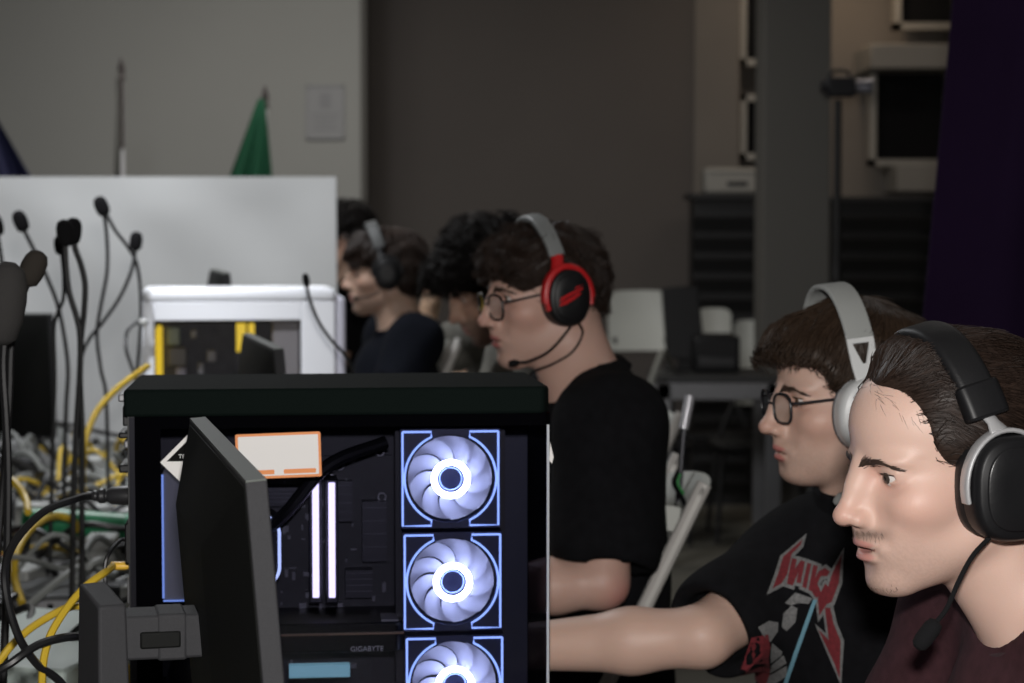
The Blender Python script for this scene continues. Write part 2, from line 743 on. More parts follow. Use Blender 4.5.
def window(name, px0, px1, py0, py1, Y, sill=False):
    a, b = at(px0, py1, Y), at(px1, py0, Y)
    w, h = b.x - a.x, b.z - a.z
    t = .035
    r = empty(name, ((a.x + b.x) / 2, Y, a.z))
    tag(r, kind='structure')
    mb = MB()
    mb.bx(-w / 2, -w / 2 + t, -.05, .06, 0, h).bx(w / 2 - t, w / 2, -.05, .06, 0, h)
    mb.bx(-w / 2, w / 2, -.05, .06, 0, t).bx(-w / 2, w / 2, -.05, .06, h - t, h)
    mb.build('window_frame', M_ALU, r)
    MB().bx(-w / 2 + t, w / 2 - t, -.005, .005, t, h - t).build('window_pane', M_DARKGLASS, r, smooth=False)
    return r


window('window_1', 739, 790, -40, 66, YW + .1)
window('window_2', 739, 790, 95, 160, YW + .1)
window('window_3', 893, 960, -60, 30, YW + .1)
r = window('window_4', 868, 950, 62, 166, YW + .1)
# sill boards: a deep shelf above and a lower grey ledge
a, b = at(866, 46, YW - .1), at(958, 80, YW - .1)
struct('trim_2', MB().bx(a.x, b.x, YW - .25, YW + .3, b.z + .05, a.z), mat('sill_grey', (.30, .285, .26), .7), bevel=.008)
a, b = at(892, 166, YW), at(940, 192, YW)
struct('trim_3', MB().bx(a.x, b.x + .2, YW - .15, YW + .3, b.z, a.z), MATS['sill_grey'], bevel=.008)
# warm wall washer in the reveal beside the pillar
area('wall_lamp', (at(850, 0, 10.9).x, 10.95, 2.9), (at(872, 100, 11.4).x, 11.5, 1.9), .12, .12, 1.5, (1.0, .74, .50))
area('wall_lamp', (at(728, 0, 10.6).x, 10.5, 3.0), (at(745, 120, 11.3).x, 11.3, 1.9), .12, .12, .7, (1.0, .80, .58))


def louvre_cabinet(label, px0, px1, py0, Y, group=None):
    """long black louvred heater cover standing on the floor under the windows"""
    a, b = at(px0, py0, Y), at(px1, py0, Y)
    w, h = b.x - a.x, a.z
    t = thing('louvred_cabinet', label, 'cabinet', ((a.x + b.x) / 2, Y, 0), group=group)
    MB().bx(-w / 2 + .01, w / 2 - .01, -.14, .16, 0, h - .03).build('body', M_BLACKLOUVRE, t, smooth=False)
    MB().bx(-w / 2 - .02, w / 2 + .02, -.22, .17, h - .03, h).build('top_board', M_BLACKLOUVRE, t, bevel=.004)
    mb = MB()
    n = int((h - .1) / .105)
    for k in range(n):
        z = .06 + k * .105
        mb.hexa([(-w / 2, -.17, z), (w / 2, -.17, z), (w / 2, -.13, z), (-w / 2, -.13, z),
                 (-w / 2, -.20, z + .062), (w / 2, -.20, z + .062), (w / 2, -.185, z + .07), (-w / 2, -.185, z + .07)])
    mb.build('louvres', M_BLACKLOUVRE, t, smooth=False)
    return t


louvre_cabinet('black louvred cabinet under the small window, carrying a white box', 690, 766, 194, 10.85)
louvre_cabinet('wide black louvred cabinet right of the pillar, under the slanted dark window', 827, 936, 197, 10.85)
a, b = at(703, 194, 10.80), at(762, 168, 10.80)
t = thing('projector', 'white box with a dark slot standing on the black louvred cabinet', 'projector', ((a.x + b.x) / 2, 10.83, a.z))
w, h = b.x - a.x, b.z - a.z
MB().bx(-w / 2, w / 2, -.12, .12, 0, h).build('body', mat('off_white_casing', (.34, .33, .30), .5), t, bevel=.02, segs=3)
MB().bx(-w * .12, w * .22, -.126, -.10, h * .30, h * .46).build('slot', M_BLACKLOUVRE, t)
MB().bx(-w * .46, w * .46, -.125, -.11, h * .80, h * .84).build('seam', mat('seam_grey', (.2, .2, .19), .6), t)

# video camera on a light stand in front of the window bay
p = at(838, 95, 8.8)
t = thing('video_camera_stand', 'black tripod stand with video camera beside the grey pillar', 'tripod', (p.x, 8.8, 0))
MB().tube([(0, 0, .55), (0, 0, 1.25)], .016, 10).tube([(0, 0, 1.25), (0, 0, p.z - .02)], .017, 10).lathe([(.022, 1.22), (.022, 1.28)], sides=12).build('pole', M_BLACKLOUVRE, t)
for k in range(3):
    an = R(90 + 120 * k)
    MB().tube([(0, 0, .62), (.27 * math.cos(an), .27 * math.sin(an), .012)], .010, 8).build('leg', M_BLACKLOUVRE, t)
cb = MB().bx(-.055, .07, -.05, .05, p.z - .01, p.z + .075).bx(-.075, -.055, -.03, .03, p.z + .01, p.z + .06).build('camera_body', mat('camera_black', (.012, .012, .015), .3), t, bevel=.008)
MB().lathe([(.028, 0), (.030, .04), (.033, .07), (.031, .075)], (.07, 0, p.z + .035), Euler((0, PI / 2, 0)).to_matrix(), 20).build('lens_barrel', mat('camera_grey_metal', (.35, .35, .40), .25, metal=.6), cb)
MB().tube(spline([(-.04, 0, p.z + .072), (-.02, 0, p.z + .10), (.035, 0, p.z + .10), (.055, 0, p.z + .072)], 5), .008, 8).build('carry_handle', M_BLACKLOUVRE, cb)

# purple fabric backdrop on a leaning frame, right edge of the picture
M_PURPLE = mat('deep_purple_cloth', (.017, .007, .030), .9, noise=.15, nscale=3, spec=.15)
Yp = 4.6
e0, e1 = at(953, 0, Yp).x, at(924, 320, Yp).x
t = thing('purple_backdrop', 'tall dark purple fabric backdrop behind the nearest players', 'backdrop', (e1 + .4, Yp, 0))
mb = MB()
vs, fs = [], []
NU, NV = 60, 24
for sgn in (0, 1):
    for j in range(NV + 1):
        z = .02 + 2.85 * j / NV
        xl = e1 + (e0 - e1) * (z - at(924, 320, Yp).z) / (at(953, 0, Yp).z - at(924, 320, Yp).z)
        for i in range(NU + 1):
            u = i / NU
            x = xl + u * 1.7
            y = .018 * math.sin(u * 46 + .6 * math.sin(z * 2)) * (1 - .3 * z / 3) + .006 * math.sin(u * 90 + z) + sgn * .006
            vs.append((x - e1 - .4, y, z))
n1 = (NU + 1) * (NV + 1)
for j in range(NV):
    for i in range(NU):
        q = j * (NU + 1) + i
        fs.append((q, q + 1, q + NU + 2, q + NU + 1))
        fs.append((n1 + q, n1 + q + NU + 1, n1 + q + NU + 2, n1 + q + 1))
for j in range(NV):
    for i in (0, NU):
        q = j * (NU + 1) + i
        fs.append((q, q + NU + 1, n1 + q + NU + 1, n1 + q))
mb.add(vs, fs)
mb.build('cloth', M_PURPLE, t, angle=80)
MB().tube([(-.40, .04, .0), (-.24, .04, 2.87)], .015, 10).build('frame_pole', M_BLACKLOUVRE, t)
MB().tube([(1.35, .04, .0), (1.50, .04, 2.87)], .015, 10).build('frame_pole', M_BLACKLOUVRE, t)
MB().tube([(-.26, .04, 2.88), (1.52, .04, 2.88)], .015, 10).build('top_rail', M_BLACKLOUVRE, t)

# white panel standing at the end of the tables
M_WPANEL = mat('white_panel_sheet', (.60, .61, .61), .7, noise=.04, nscale=4)
Yq = 6.95
xr = at(337, 200, Yq).x
zt = at(337, 177, Yq).z
t = thing('white_panel', 'large white sheet covered panel standing behind the microphones', 'panel', (xr - 1.1, Yq, 0))
vs, fs = [], []
NU, NV = 70, 40
g = np.random.default_rng(5)
ph = g.random(8) * 6.28
for j in range(NV + 1):
    for i in range(NU + 1):
        u, v = i / NU, j / NV
        edge = min(1, 12 * min(u, 1 - u)) * min(1, 12 * (1 - v) + .15)
        dy = .007 * math.sin(7 * u + 5 * v + ph[0]) + .006 * math.sin(16 * u - 9 * v + ph[1]) + .004 * math.sin(31 * u + 13 * v + ph[2] + 2 * math.sin(5 * v + ph[3]))
        vs.append((-1.1 + 2.2 * u, -.018 - .012 - 1.5 * dy * edge, zt * v))
for j in range(NV):
    for i in range(NU):
        q = j * (NU + 1) + i
        fs.append((q, q + 1, q + NU + 2, q + NU + 1))
bk = len(vs)
for j in range(NV + 1):
    for i in range(NU + 1):
        vs.append((-1.1 + 2.2 * i / NU, -.006, zt * j / NV))
for j in range(NV):
    for i in range(NU):
        q = bk + j * (NU + 1) + i
        fs.append((q, q + NU + 1, q + NU + 2, q + 1))
for j in range(NV):
    for i in (0, NU):
        q = j * (NU + 1) + i
        fs.append((q, q + NU + 1, bk + q + NU + 1, bk + q))
for i in range(NU):
    for j in (0, NV):
        q = j * (NU + 1) + i
        fs.append((q, q + 1, bk + q + 1, bk + q))
MB().add(vs, fs).build('sheet', M_WPANEL, t, angle=80)
MB().bx(-1.095, 1.095, -.006, .03, .02, zt - .004).build('board', mat('panel_board', (.5, .5, .5), .8), t)
for sx in (-.8, .8):
    MB().bx(sx - .03, sx + .03, -.25, .25, 0, .02).build('foot', M_COLUMN, t, bevel=.004)

# notice on the partition
a, b = at(306, 139, 10.48), at(344, 85, 10.48)
w, h = b.x - a.x, b.z - a.z
t = thing('notice', 'pale grey framed notice on the light wall', 'sign', ((a.x + b.x) / 2, 10.495, a.z))
MB().bx(-w / 2, w / 2, -.006, .004, 0, h).build('sheet', mat('notice_sheet', (.33, .33, .335), .6), t)
mb = MB()
for q in ((-w / 2, -w / 2 + .008, 0, h), (w / 2 - .008, w / 2, 0, h), (-w / 2, w / 2, 0, .008), (-w / 2, w / 2, h - .008, h)):
    mb.bx(q[0], q[1], -.012, .004, q[2], q[3])
mb.build('frame', mat('notice_frame', (.30, .30, .31), .5), t)
mb = MB()
mb.bx(-.028, .028, -.0075, -.005, h * .58, h * .86)
for k, wd in enumerate((.7, .62, .5, .66)):
    mb.bx(-w * wd / 2, w * wd / 2, -.0075, -.005, h * (.44 - .09 * k), h * (.47 - .09 * k))
mb.build('faint_print', mat('notice_print', (.29, .29, .30), .7), t)


# flags on stands behind the white panel
def flag(label, px, py_top, Y, m, spread, finial_m, lean=0.0, width=.20, drop=1.3, piv=.80):
    p = at(px, py_top, Y)
    t = thing('flag', label, 'flag', (p.x - lean, Y, 0), group=None)
    MB().lathe([(.17, 0), (.17, .02), (.06, .04), (.025, .06), (.025, .14)], sides=24).build('base', mat('chrome', (.85, .85, .88), .35, metal=.35), t)  # base colour whitened to hold the pole's glint
    MB().tube([(0, 0, .1), (lean, 0, p.z - .10)], .012, 10).build('pole', MATS['chrome'], t)
    MB().lathe([(.012, 0), (.020, .01), (.012, .025), (.017, .05), (.004, .10)], (lean, 0, p.z - .10), None, 12).build('finial', finial_m, t)
    if m:
        vs, fs = [], []
        NU, NV = 36, 24
        for sgn in (0, 1):
            for j in range(NV + 1):
                v = j / NV
                z = p.z - .06 - drop * v
                for i in range(NU + 1):
                    u = i / NU
                    x = lean * (1 - v * .8) + (u - piv) * spread * (0.05 + min(v, .42 + .06 * v))
                    y = -.05 + .03 * math.sin(u * 17 + 2 * v) * min(1, v * 3) - sgn * .005
                    vs.append((x, y, z))
        n1 = (NU + 1) * (NV + 1)
        for j in range(NV):
            for i in range(NU):
                q = j * (NU + 1) + i
                fs += [(q, q + 1, q + NU + 2, q + NU + 1), (n1 + q, n1 + q + NU + 1, n1 + q + NU + 2, n1 + q + 1)]
        for j in range(NV):
            for i in (0, NU):
                q = j * (NU + 1) + i
                fs.append((q, q + NU + 1, n1 + q + NU + 1, n1 + q))
        MB().add(vs, fs).build('cloth', m, t, angle=80)
    return t


M_FINIAL = mat('dark_finial', (.04, .03, .03), .4)
flag('green flag hanging in a narrow cone from its pole', 265, 86, 9.2, mat('green_flag_cloth', (.006, .085, .038), .8, noise=.15, nscale=4), .62, M_FINIAL)
flag('navy blue flag at the far left, behind the white panel', -24, 78, 9.2, mat('navy_flag_cloth', (.010, .012, .055), .8, noise=.15, nscale=4), 1.0, M_FINIAL, width=.3, piv=.25)
t = flag('bare chrome flagpole with a dark tip between the two flags', 121, 58, 9.2, mat('pale_flag_cloth', (.30, .30, .28), .8), .09, M_FINIAL, drop=1.2)
p = at(121, 58, 9.2)
MB().tube([(0, -.03, p.z - .40), (0, -.03, p.z - .09)], .016, 10).build('furled_sleeve', M_FINIAL, t)
# ------------------------------------------------------------------ people
def v3(p):
    return np.array([p[0], p[1], p[2]], float)


def head_matrix(pos, yaw, pitch, roll=0.0):
    """local +X is where the face looks, +Y the left ear, +Z up; yaw 0 faces world -X, positive turns towards -Y"""
    M = Euler((0, 0, PI + yaw), 'XYZ').to_matrix() @ Euler((0, pitch, 0), 'XYZ').to_matrix() @ Euler((roll, 0, 0), 'XYZ').to_matrix()
    return Matrix.Translation(pos) @ M.to_4x4()


def head_from_nose(px, py, Y, yaw, pitch, roll=0.0):
    M = head_matrix((0, 0, 0), yaw, pitch, roll)
    off = M @ Vector((0.122, 0, -0.036))
    n = at(px, py, Y)
    return Matrix.Translation(n - off) @ M


class HeadFrame:
    def __init__(s, HW):
        s.A = np.array(HW)
        s.M = s.A[:3, :3]
        s.T = s.A[:3, 3]

    def p(s, x, y, z):
        return s.M @ np.array([x, y, z], float) + s.T

    def loc(s, V):
        return (V - s.T) @ s.M

    def ell(s, c, r, rot=None):
        M = s.M if rot is None else s.M @ np.array(Euler(rot, 'XYZ').to_matrix())
        return Ell(s.p(*c), r, M)

    def cone(s, a, b, r1, r2):
        return Cone(s.p(*a), s.p(*b), r1, r2)


def sculpt_head(vol, H, open_mouth=0.0016, smile=0.0, jaw=1.0, nose=1.0, chin=0.0, slit=.0037):
    A, S = vol.add, vol.sub
    A(H.ell((-.014, 0, .030), (.097, .074, .080)), .01)
    A(H.ell((.023, 0, .043), (.064, .060, .055)), .02)
    A(H.ell((.028, 0, -.032), (.061, .057, .072)), .025)
    A(H.ell((-.02, 0, -.035), (.060, .060, .06)), .03)
    for sy in (1, -1):
        A(H.ell((.063, .025 * sy, .0135), (.0225, .028, .0085)), .014)
        A(H.ell((.048, .043 * sy, -.030), (.028, .021, .020)), .024)
        A(H.cone((-.006, .052 * sy * jaw, -.064), (.062, .013 * sy, -.104 + chin), .014, .014), .024)
    A(H.ell((.042, 0, -.072), (.047, .042, .042)), .025)
    A(H.ell((.064, 0, -.066), (.030, .030, .030)), .02)
    A(H.ell((.074, 0, -.106 + chin), (.019, .021, .014)), .016)
    # eye sockets, lids
    for sy in (1, -1):
        S(H.ell((.093, .037 * sy, -.003), (.023, .0215, .0115)), .012)
        A(H.ell((.0665, .0330 * sy, .000), (.0145, .0170, .0125)), .005)
        S(H.ell((.083, .0340 * sy, -.0012), (.015, .0132, slit)), .0010)
        A(H.cone((.0765, .0215 * sy, .0042), (.0725, .0465 * sy, .0040), .0026, .0022), .004)   # upper lid fold
        S(H.ell((.099, .030 * sy, -.052), (.010, .010, .016)), .016)                          # beside the mouth
    # nose
    n = nose
    A(H.cone((.084, 0, .004), (.090, 0, -.040), .0105, .0145), .010)
    A(H.cone((.086, 0, .010), (.096, 0, -.010), .0075, .0085), .012)
    A(H.cone((.094, 0, -.006), (.1105 * n ** .3, 0, -.035), .0080, .0095), .008)
    A(H.ell((.1105 * n ** .3, 0, -.0370), (.0115, .0105, .0095)), .006)
    for sy in (1, -1):
        A(H.ell((.0995, .0120 * sy, -.0410), (.0105, .0065, .0075)), .006)
        S(H.ell((.1055, .0062 * sy, -.0482), (.0052, .0032, .0040)), .003)
        S(H.ell((.0930, .0205 * sy, -.0380), (.0050, .0028, .0075)), .007)
    A(H.cone((.094, 0, -.048), (.096, 0, -.058), .006, .006), .008)
    # mouth
    m = open_mouth
    A(H.ell((.0900, 0, -0.0655), (.0115, .0225, .0055)), .005)
    A(H.ell((.0965, 0, -0.0645), (.0055, .0120, .0045)), .004)
    A(H.ell((.0895, 0, -0.0780 - m), (.0120, .0195, .0060)), .005)
    S(H.ell((.1030, 0, -0.0711 - m * .5), (.0150, .0200, .0006 + m)), .0018)
    S(H.ell((.1020, 0, -0.0895 - m), (.0080, .0180, .0045)), .010)
    for sy in (1, -1):
        A(H.ell((.0835, .0235 * sy, -0.0710 + smile), (.0065, .0055, .0060)), .006)
    # ears
    for sy in (1, -1):
        rot = (0, 0, R(22) * -sy)
        A(H.ell((-.012, .076 * sy, -.008), (.018, .005, .031), rot), .006)
        A(H.ell((-.006, .073 * sy, -.036), (.009, .005, .011), rot), .005)
        S(H.ell((-.008, .081 * sy, -.008), (.010, .005, .019), rot), .004)


def skin_colours(V, H, tone, stubble=0.0, moustache=0.0, lip=(.52, .20, .17), scalp=(.05, .035, .03), sideburn=True, red_spots=()):
    L = H.loc(V)
    x, y, z = L[:, 0], L[:, 1], L[:, 2]
    c = np.tile(np.array(tone, float), (len(V), 1))

    def mixin(w, col):
        w = np.clip(w, 0, 1)[:, None]
        c[:] = c * (1 - w) + np.array(col) * w

    def g(cx, cy, cz, rx, ry, rz):
        return np.exp(-(((x - cx) / rx) ** 2 + ((np.abs(y) - cy) / ry) ** 2 + ((z - cz) / rz) ** 2))
    t = np.array(tone)
    red = t * np.array([1.0, .74, .70])
    mixin(.45 * g(.055, .046, -.032, .035, .03, .025), red)
    mixin(.55 * g(.118, 0, -.036, .02, .02, .014), red)
    mixin(.5 * g(.08, .034, -.011, .02, .02, .006), t * np.array([.85, .68, .66]))
    mixin(.45 * g(.085, .018, .002, .015, .008, .012), t * np.array([.82, .62, .60]))
    mixin(.5 * g(-.005, .08, -.012, .03, .02, .04), red)
    if moustache:
        mixin(moustache * g(.1, .012, -.0565, .04, .018, .0050), (.09, .06, .045))
    if stubble:
        rnd = 0.75 + .5 * np.random.default_rng(3).random(len(V))
        w = (1 / (1 + np.exp(-(-.058 - z - .55 * (.075 - x)) / .006))) * np.clip((z + .135) / .02, 0, 1) * np.clip((x + .02) / .04, 0, 1)
        mixin(stubble * w * rnd, (.16, .11, .09))
        mixin(stubble * 1.3 * g(.086, 0, -.108, .025, .02, .012) * rnd, (.12, .08, .07))
    # lips
    w = np.maximum(0, 1 - ((np.abs(y) / .0225) ** 2 + ((z + .0660) / (.0062 - .0018 * (np.abs(y) / .02))) ** 2) ** 2) * (x > .08)
    w2 = np.maximum(0, 1 - ((np.abs(y) / .0200) ** 2 + ((z + .0787) / .0066) ** 2) ** 2) * (x > .08)
    mixin(np.maximum(w, w2) * 1.6, lip)
    mixin(((np.abs(y) < .02) & (np.abs(z + .0715) < .0016) & (x > .07) & (x < .0955)) * .85, (.12, .035, .03))  # shade of the mouth gap painted into the skin colour
    mixin(((np.abs(np.abs(y) - .0062) < .0035) & (np.abs(z + .0472) < .0028) & (x > .096)) * .7, (.12, .045, .035))  # shade inside the nostrils, painted dark as well
    # scalp under the hair
    mixin(((x < .0) & (z > -.005)) * 1.0, scalp)
    for (p, r, amt, col) in red_spots:
        d = np.linalg.norm(V - v3(p), axis=1)
        mixin(amt * np.exp(-(d / r) ** 2), col)
    return c


def eyes(root, H, origin, iris=(.10, .055, .03), gaze=(1, 0, -.05)):
    ms = [mat('eye_pupil', (.004, .004, .004), .08), mat('eye_iris_%.3f' % iris[0], iris, .1), mat('eye_white', (.62, .57, .54), .12)]
    for sy in (1, -1):
        c = Vector(H.p(.0685, .0330 * sy, -.0008))
        gd = Vector(H.M @ np.array(gaze)).normalized()
        q = gd.to_track_quat('Z', 'Y').to_matrix()
        r = .0121
        angs = [0, 5, 10.5, 17, 23, 29, 40, 60, 80, 100, 120, 140, 160, 180]
        seg = 20
        vs, fs, mi = [], [], []
        for a in angs:
            for k in range(seg):
                t = 2 * PI * k / seg
                vs.append(tuple(q @ Vector((r * math.sin(R(a)) * math.cos(t), r * math.sin(R(a)) * math.sin(t), r * math.cos(R(a)) + (.0006 if a < 26 else 0))) + c - Vector(origin)))
        for i in range(len(angs) - 1):
            for k in range(seg):
                k2 = (k + 1) % seg
                fs.append((i * seg + k, (i + 1) * seg + k, (i + 1) * seg + k2, i * seg + k2))
                mi.append(0 if angs[i + 1] <= 11 else 1 if angs[i + 1] <= 30 else 2)
        me = bpy.data.meshes.new('eye')
        me.from_pydata(vs, [], fs)
        for m in ms:
            me.materials.append(m)
        me.polygons.foreach_set('material_index', mi)
        me.shade_smooth()
        o = bpy.data.objects.new('eye', me)
        COL.objects.link(o)
        o.parent = root


def brows_lashes(root, vol, H, origin, m, thick=1.0, n=280):
    """eyebrow and eyelash hairs lying on the skin"""
    g = np.random.default_rng(11)
    for sy in (1, -1):
        S = []
        t = .03 + .97 * g.random(n)
        yy = .007 + .043 * t
        zz = .0112 + .0042 * np.sin(np.minimum(t, .62) / .62 * PI / 2) - .009 * np.maximum(t - .62, 0) / .38 + g.normal(0, .0019, n) * (1.25 - t)
        P = np.stack([np.full(n, .115), yy * sy, zz], 1) @ H.M.T + H.T
        d = H.M @ np.array([-1., 0, 0])
        for _ in range(30):
            f = vol.sample(P)
            P = P + d * np.clip(f, -.004, .004)[:, None]
        tl = np.stack([np.full(n, -.25), (.80 + .2 * t) * sy, .42 - .75 * t + g.normal(0, .10, n)], 1) @ H.M.T
        ln = (.0078 - .0035 * t + .002 * g.random(n)) * thick
        seg = []
        Q = P.copy()
        for k in range(4):
            seg.append(Q.copy())
            nrm = vol.grad(Q)
            tt = tl - nrm * (tl * nrm).sum(1)[:, None]
            tt /= np.linalg.norm(tt, axis=1)[:, None]
            Q = Q + tt * (ln / 3)[:, None]
            Q -= nrm * (vol.sample(Q) - .0009)[:, None]
        S = np.stack(seg, 1)
        V, Qd = strands_mesh(S, .00042 * thick, .00012)
        mesh_np('eyebrow', V - np.array(origin), Qd, m, root)
        mb = MB()

        def lid(tt, u=0.0):
            y0 = .0340 * sy + .0130 * tt
            z0 = -.001 + .0040 * math.sqrt(max(0, 1 - tt * tt))
            x0 = .0690 + math.sqrt(max(1e-6, .0133 ** 2 - (y0 - .0330 * sy) ** 2 - z0 ** 2))
            return Vector(H.p(x0 + .006 * u, y0 + .003 * u * sy * (tt + .3), z0 + .001 * u + .003 * u * u)) - Vector(origin)
        mb.tube([lid(-1 + 2 * k / 6) for k in range(7)], .0007, 5)
        for k in range(12):
            mb.tube([lid(-.1 + 1.05 * k / 11, u) for u in (0, .35, .7)], [.0003, .0002, .0001], 3)
        mb.build('eyelashes', m, root)


def whiskers(root, vol, H, origin, m, name, n, yr, zr, length, r0=.00026, x0=.12, seed=1, dirv=(.25, .35, -1.0), curve=None, sides_only=False):
    """short separate facial hairs rooted in a patch of skin"""
    g = np.random.default_rng(seed)
    y = (yr[0] + (yr[1] - yr[0]) * g.random(n) ** 1.35) * np.sign(g.random(n) - .5)
    z = zr[0] + (zr[1] - zr[0]) * (g.random(n) + g.random(n)) / 2 + (curve * np.abs(y) if curve else 0)
    P = np.stack([np.full(n, x0), y, z], 1) @ H.M.T + H.T
    d = H.M @ np.array([-1., 0, 0])
    for _ in range(40):
        P = P + d * np.clip(vol.sample(P), -.004, .004)[:, None]
    tl = np.stack([np.full(n, dirv[0]), dirv[1] * np.sign(y), np.full(n, dirv[2])], 1) + g.normal(0, .3, (n, 3))
    tl = tl @ H.M.T
    ln = length * (.6 + .8 * g.random(n))
    seg = []
    for k in range(4):
        seg.append(P.copy())
        nr = vol.grad(P)
        tt = tl - nr * (tl * nr).sum(1)[:, None]
        tt /= np.linalg.norm(tt, axis=1)[:, None] + 1e-9
        P = P + tt * (ln / 3)[:, None]
        P = P - nr * (vol.sample(P) - .0007)[:, None]
    V, Q = strands_mesh(np.stack(seg, 1), r0, r0 * .4)
    return mesh_np(name, V - np.array(origin), Q, m, root)


def hair(root, H, origin, m, vol_adds, subs, h=.003, noise=.004, nfreq=55., n=2500, length=.05, flow='crown', r0=.0006,
         curl=0.0, lift=.003, seed=1, jitter=.25, name='hair', keep=None, seglen=7):
    """a hair mass over the skull with separate strands growing along it"""
    allp = vol_adds
    prims = [H.ell(*a) for a in allp]
    lo = np.min([p.lo for p in prims], 0) - .02
    hi = np.max([p.hi for p in prims], 0) + .02
    vol = Vol(*[axis(a, b, h) for a, b in zip(lo, hi)])
    for p in prims:
        vol.add(p, .025)
    for c, r, k, *rot in subs:
        vol.sub(H.ell(c, r, *rot), k)
    if noise:
        ph = np.random.default_rng(seed).random(9) * 6.28

        def fn(X, Y, Z):
            a = np.sin(nfreq * (X + .6 * Z) + 3 * np.sin(nfreq * .43 * Y + ph[0]) + ph[1])
            b = np.sin(nfreq * 1.3 * (Y - .5 * X) + 2.5 * np.sin(nfreq * .5 * Z + ph[2]) + ph[3])
            c = np.sin(nfreq * 2.1 * (Z + .4 * Y) + 2 * np.sin(nfreq * .8 * X + ph[4]) + ph[5])
            return noise * (.45 * a + .4 * b + .35 * c)
        vol.warp(fn)
    V, Q = vol.mesh(2)
    o = mesh_np(name, V - np.array(origin), Q, m, root)
    if n:
        g = np.random.default_rng(seed + 5)
        # area-weighted roots
        tri = V[Q]
        ar = np.linalg.norm(np.cross(tri[:, 1] - tri[:, 0], tri[:, 3] - tri[:, 0]), axis=1)
        ctr = H.loc(tri.mean(1))
        wgt = ar * (1.0 if keep is None else keep(ctr))
        wgt /= wgt.sum()
        q = g.choice(len(Q), n, p=wgt)
        u, w = g.random(n)[:, None], g.random(n)[:, None]
        P = tri[q, 0] * (1 - u) * (1 - w) + tri[q, 1] * u * (1 - w) + tri[q, 2] * u * w + tri[q, 3] * (1 - u) * w
        ln = length * (.6 + .7 * g.random(n))
        fq = np.array([[41, 23, 31], [29, 47, 19], [37, 27, 43.]])
        jit = jitter * 1.3 * np.sin(P @ fq * 1.5 + 1.7 * np.sin(P @ fq[::-1] * 1.1)) + g.normal(0, jitter * .45, (n, 3))
        tgt = lift * (-.5 + 2.2 * g.random(n))
        pts = []
        S = seglen
        cph = g.random(n) * 6.28
        for k in range(S):
            nr = vol.grad(P)
            if curl:
                b1 = np.cross(nr, np.array([.3, .2, .93]))
                b1 /= np.linalg.norm(b1, axis=1)[:, None] + 1e-9
                b2 = np.cross(nr, b1)
                a = cph + k * 1.15
                pts.append(P + curl * (b1 * np.cos(a)[:, None] + b2 * np.sin(a)[:, None]))
            else:
                pts.append(P.copy())
            Lc = H.loc(P)
            if flow == 'crown':
                d = Lc - np.array([-.045, .0, .13])
                d[:, 2] -= .02
            elif flow == 'back':
                d = np.stack([np.full(n, -1.0), .22 * np.sign(Lc[:, 1]), np.where(Lc[:, 0] > .03, .25, -.35)], 1)
            else:
                d = np.array(flow)[None, :] + 0 * Lc
            d = d / (np.linalg.norm(d, axis=1)[:, None] + 1e-9) + jit
            d = d @ H.M.T
            d = d - nr * (d * nr).sum(1)[:, None] * (1 - .0)
            d /= np.linalg.norm(d, axis=1)[:, None] + 1e-9
            P = P + d * (ln / (S - 1))[:, None]
            f = vol.sample(P)
            P = P - nr * np.clip(f - tgt * (k + 1) / S, -.006, .006)[:, None] * .7
        Sx = np.stack(pts, 1)
        V2, Q2 = strands_mesh(Sx, r0, r0 * .3)
        mesh_np('hair_strands', V2 - np.array(origin), Q2, m, o)
    return o


def hand_prims(vol, wrist, fwd, up, side, curl=.5, spread=1.0, thumb_side=1):
    """palm, four unequal bent fingers and a thumb; up is the back of the hand, side points to the little finger"""
    w, f, u, s = [np.array(a, float) for a in (wrist, fwd, up, side)]
    f /= np.linalg.norm(f)
    s = s - f * (s @ f)
    s /= np.linalg.norm(s)
    u = np.cross(s, f) if np.cross(s, f) @ u > 0 else -np.cross(s, f)
    M = np.stack([f, s, u], 1)
    vol.add(RBox(w + f * .048, (.048, .038, .013), .012, M), .012)
    vol.add(Cone(w, w + f * .03, .026, .024), .02)
    for i, (off, l) in enumerate(((-.029, .078), (-.0095, .088), (.0100, .082), (.0285, .064))):
        p = w + f * (.090 - .004 * abs(i - 1)) + s * off
        a = .15
        for k, (fr, rr) in enumerate(((.45, .0090), (.31, .0082), (.24, .0074))):
            d = f * math.cos(a) - u * math.sin(a) + s * (.04 * (i - 1.4) * spread)
            q = p + d * l * fr
            vol.add(Cone(p, q, rr, rr * .93), .003 if k == 0 else .002)
            p = q
            a += curl
    p = w + f * .022 - s * .030 - u * .004
    for d, l, rr in ((f * .62 - s * .72 - u * .25, .040, .0125), (f * .88 - s * .38 - u * .2, .032, .0100), (f * .95 - s * .1 - u * .28, .024, .0088)):
        q = p + d / np.linalg.norm(d) * l
        vol.add(Cone(p, q, rr, rr * .92), .005)
        p = q


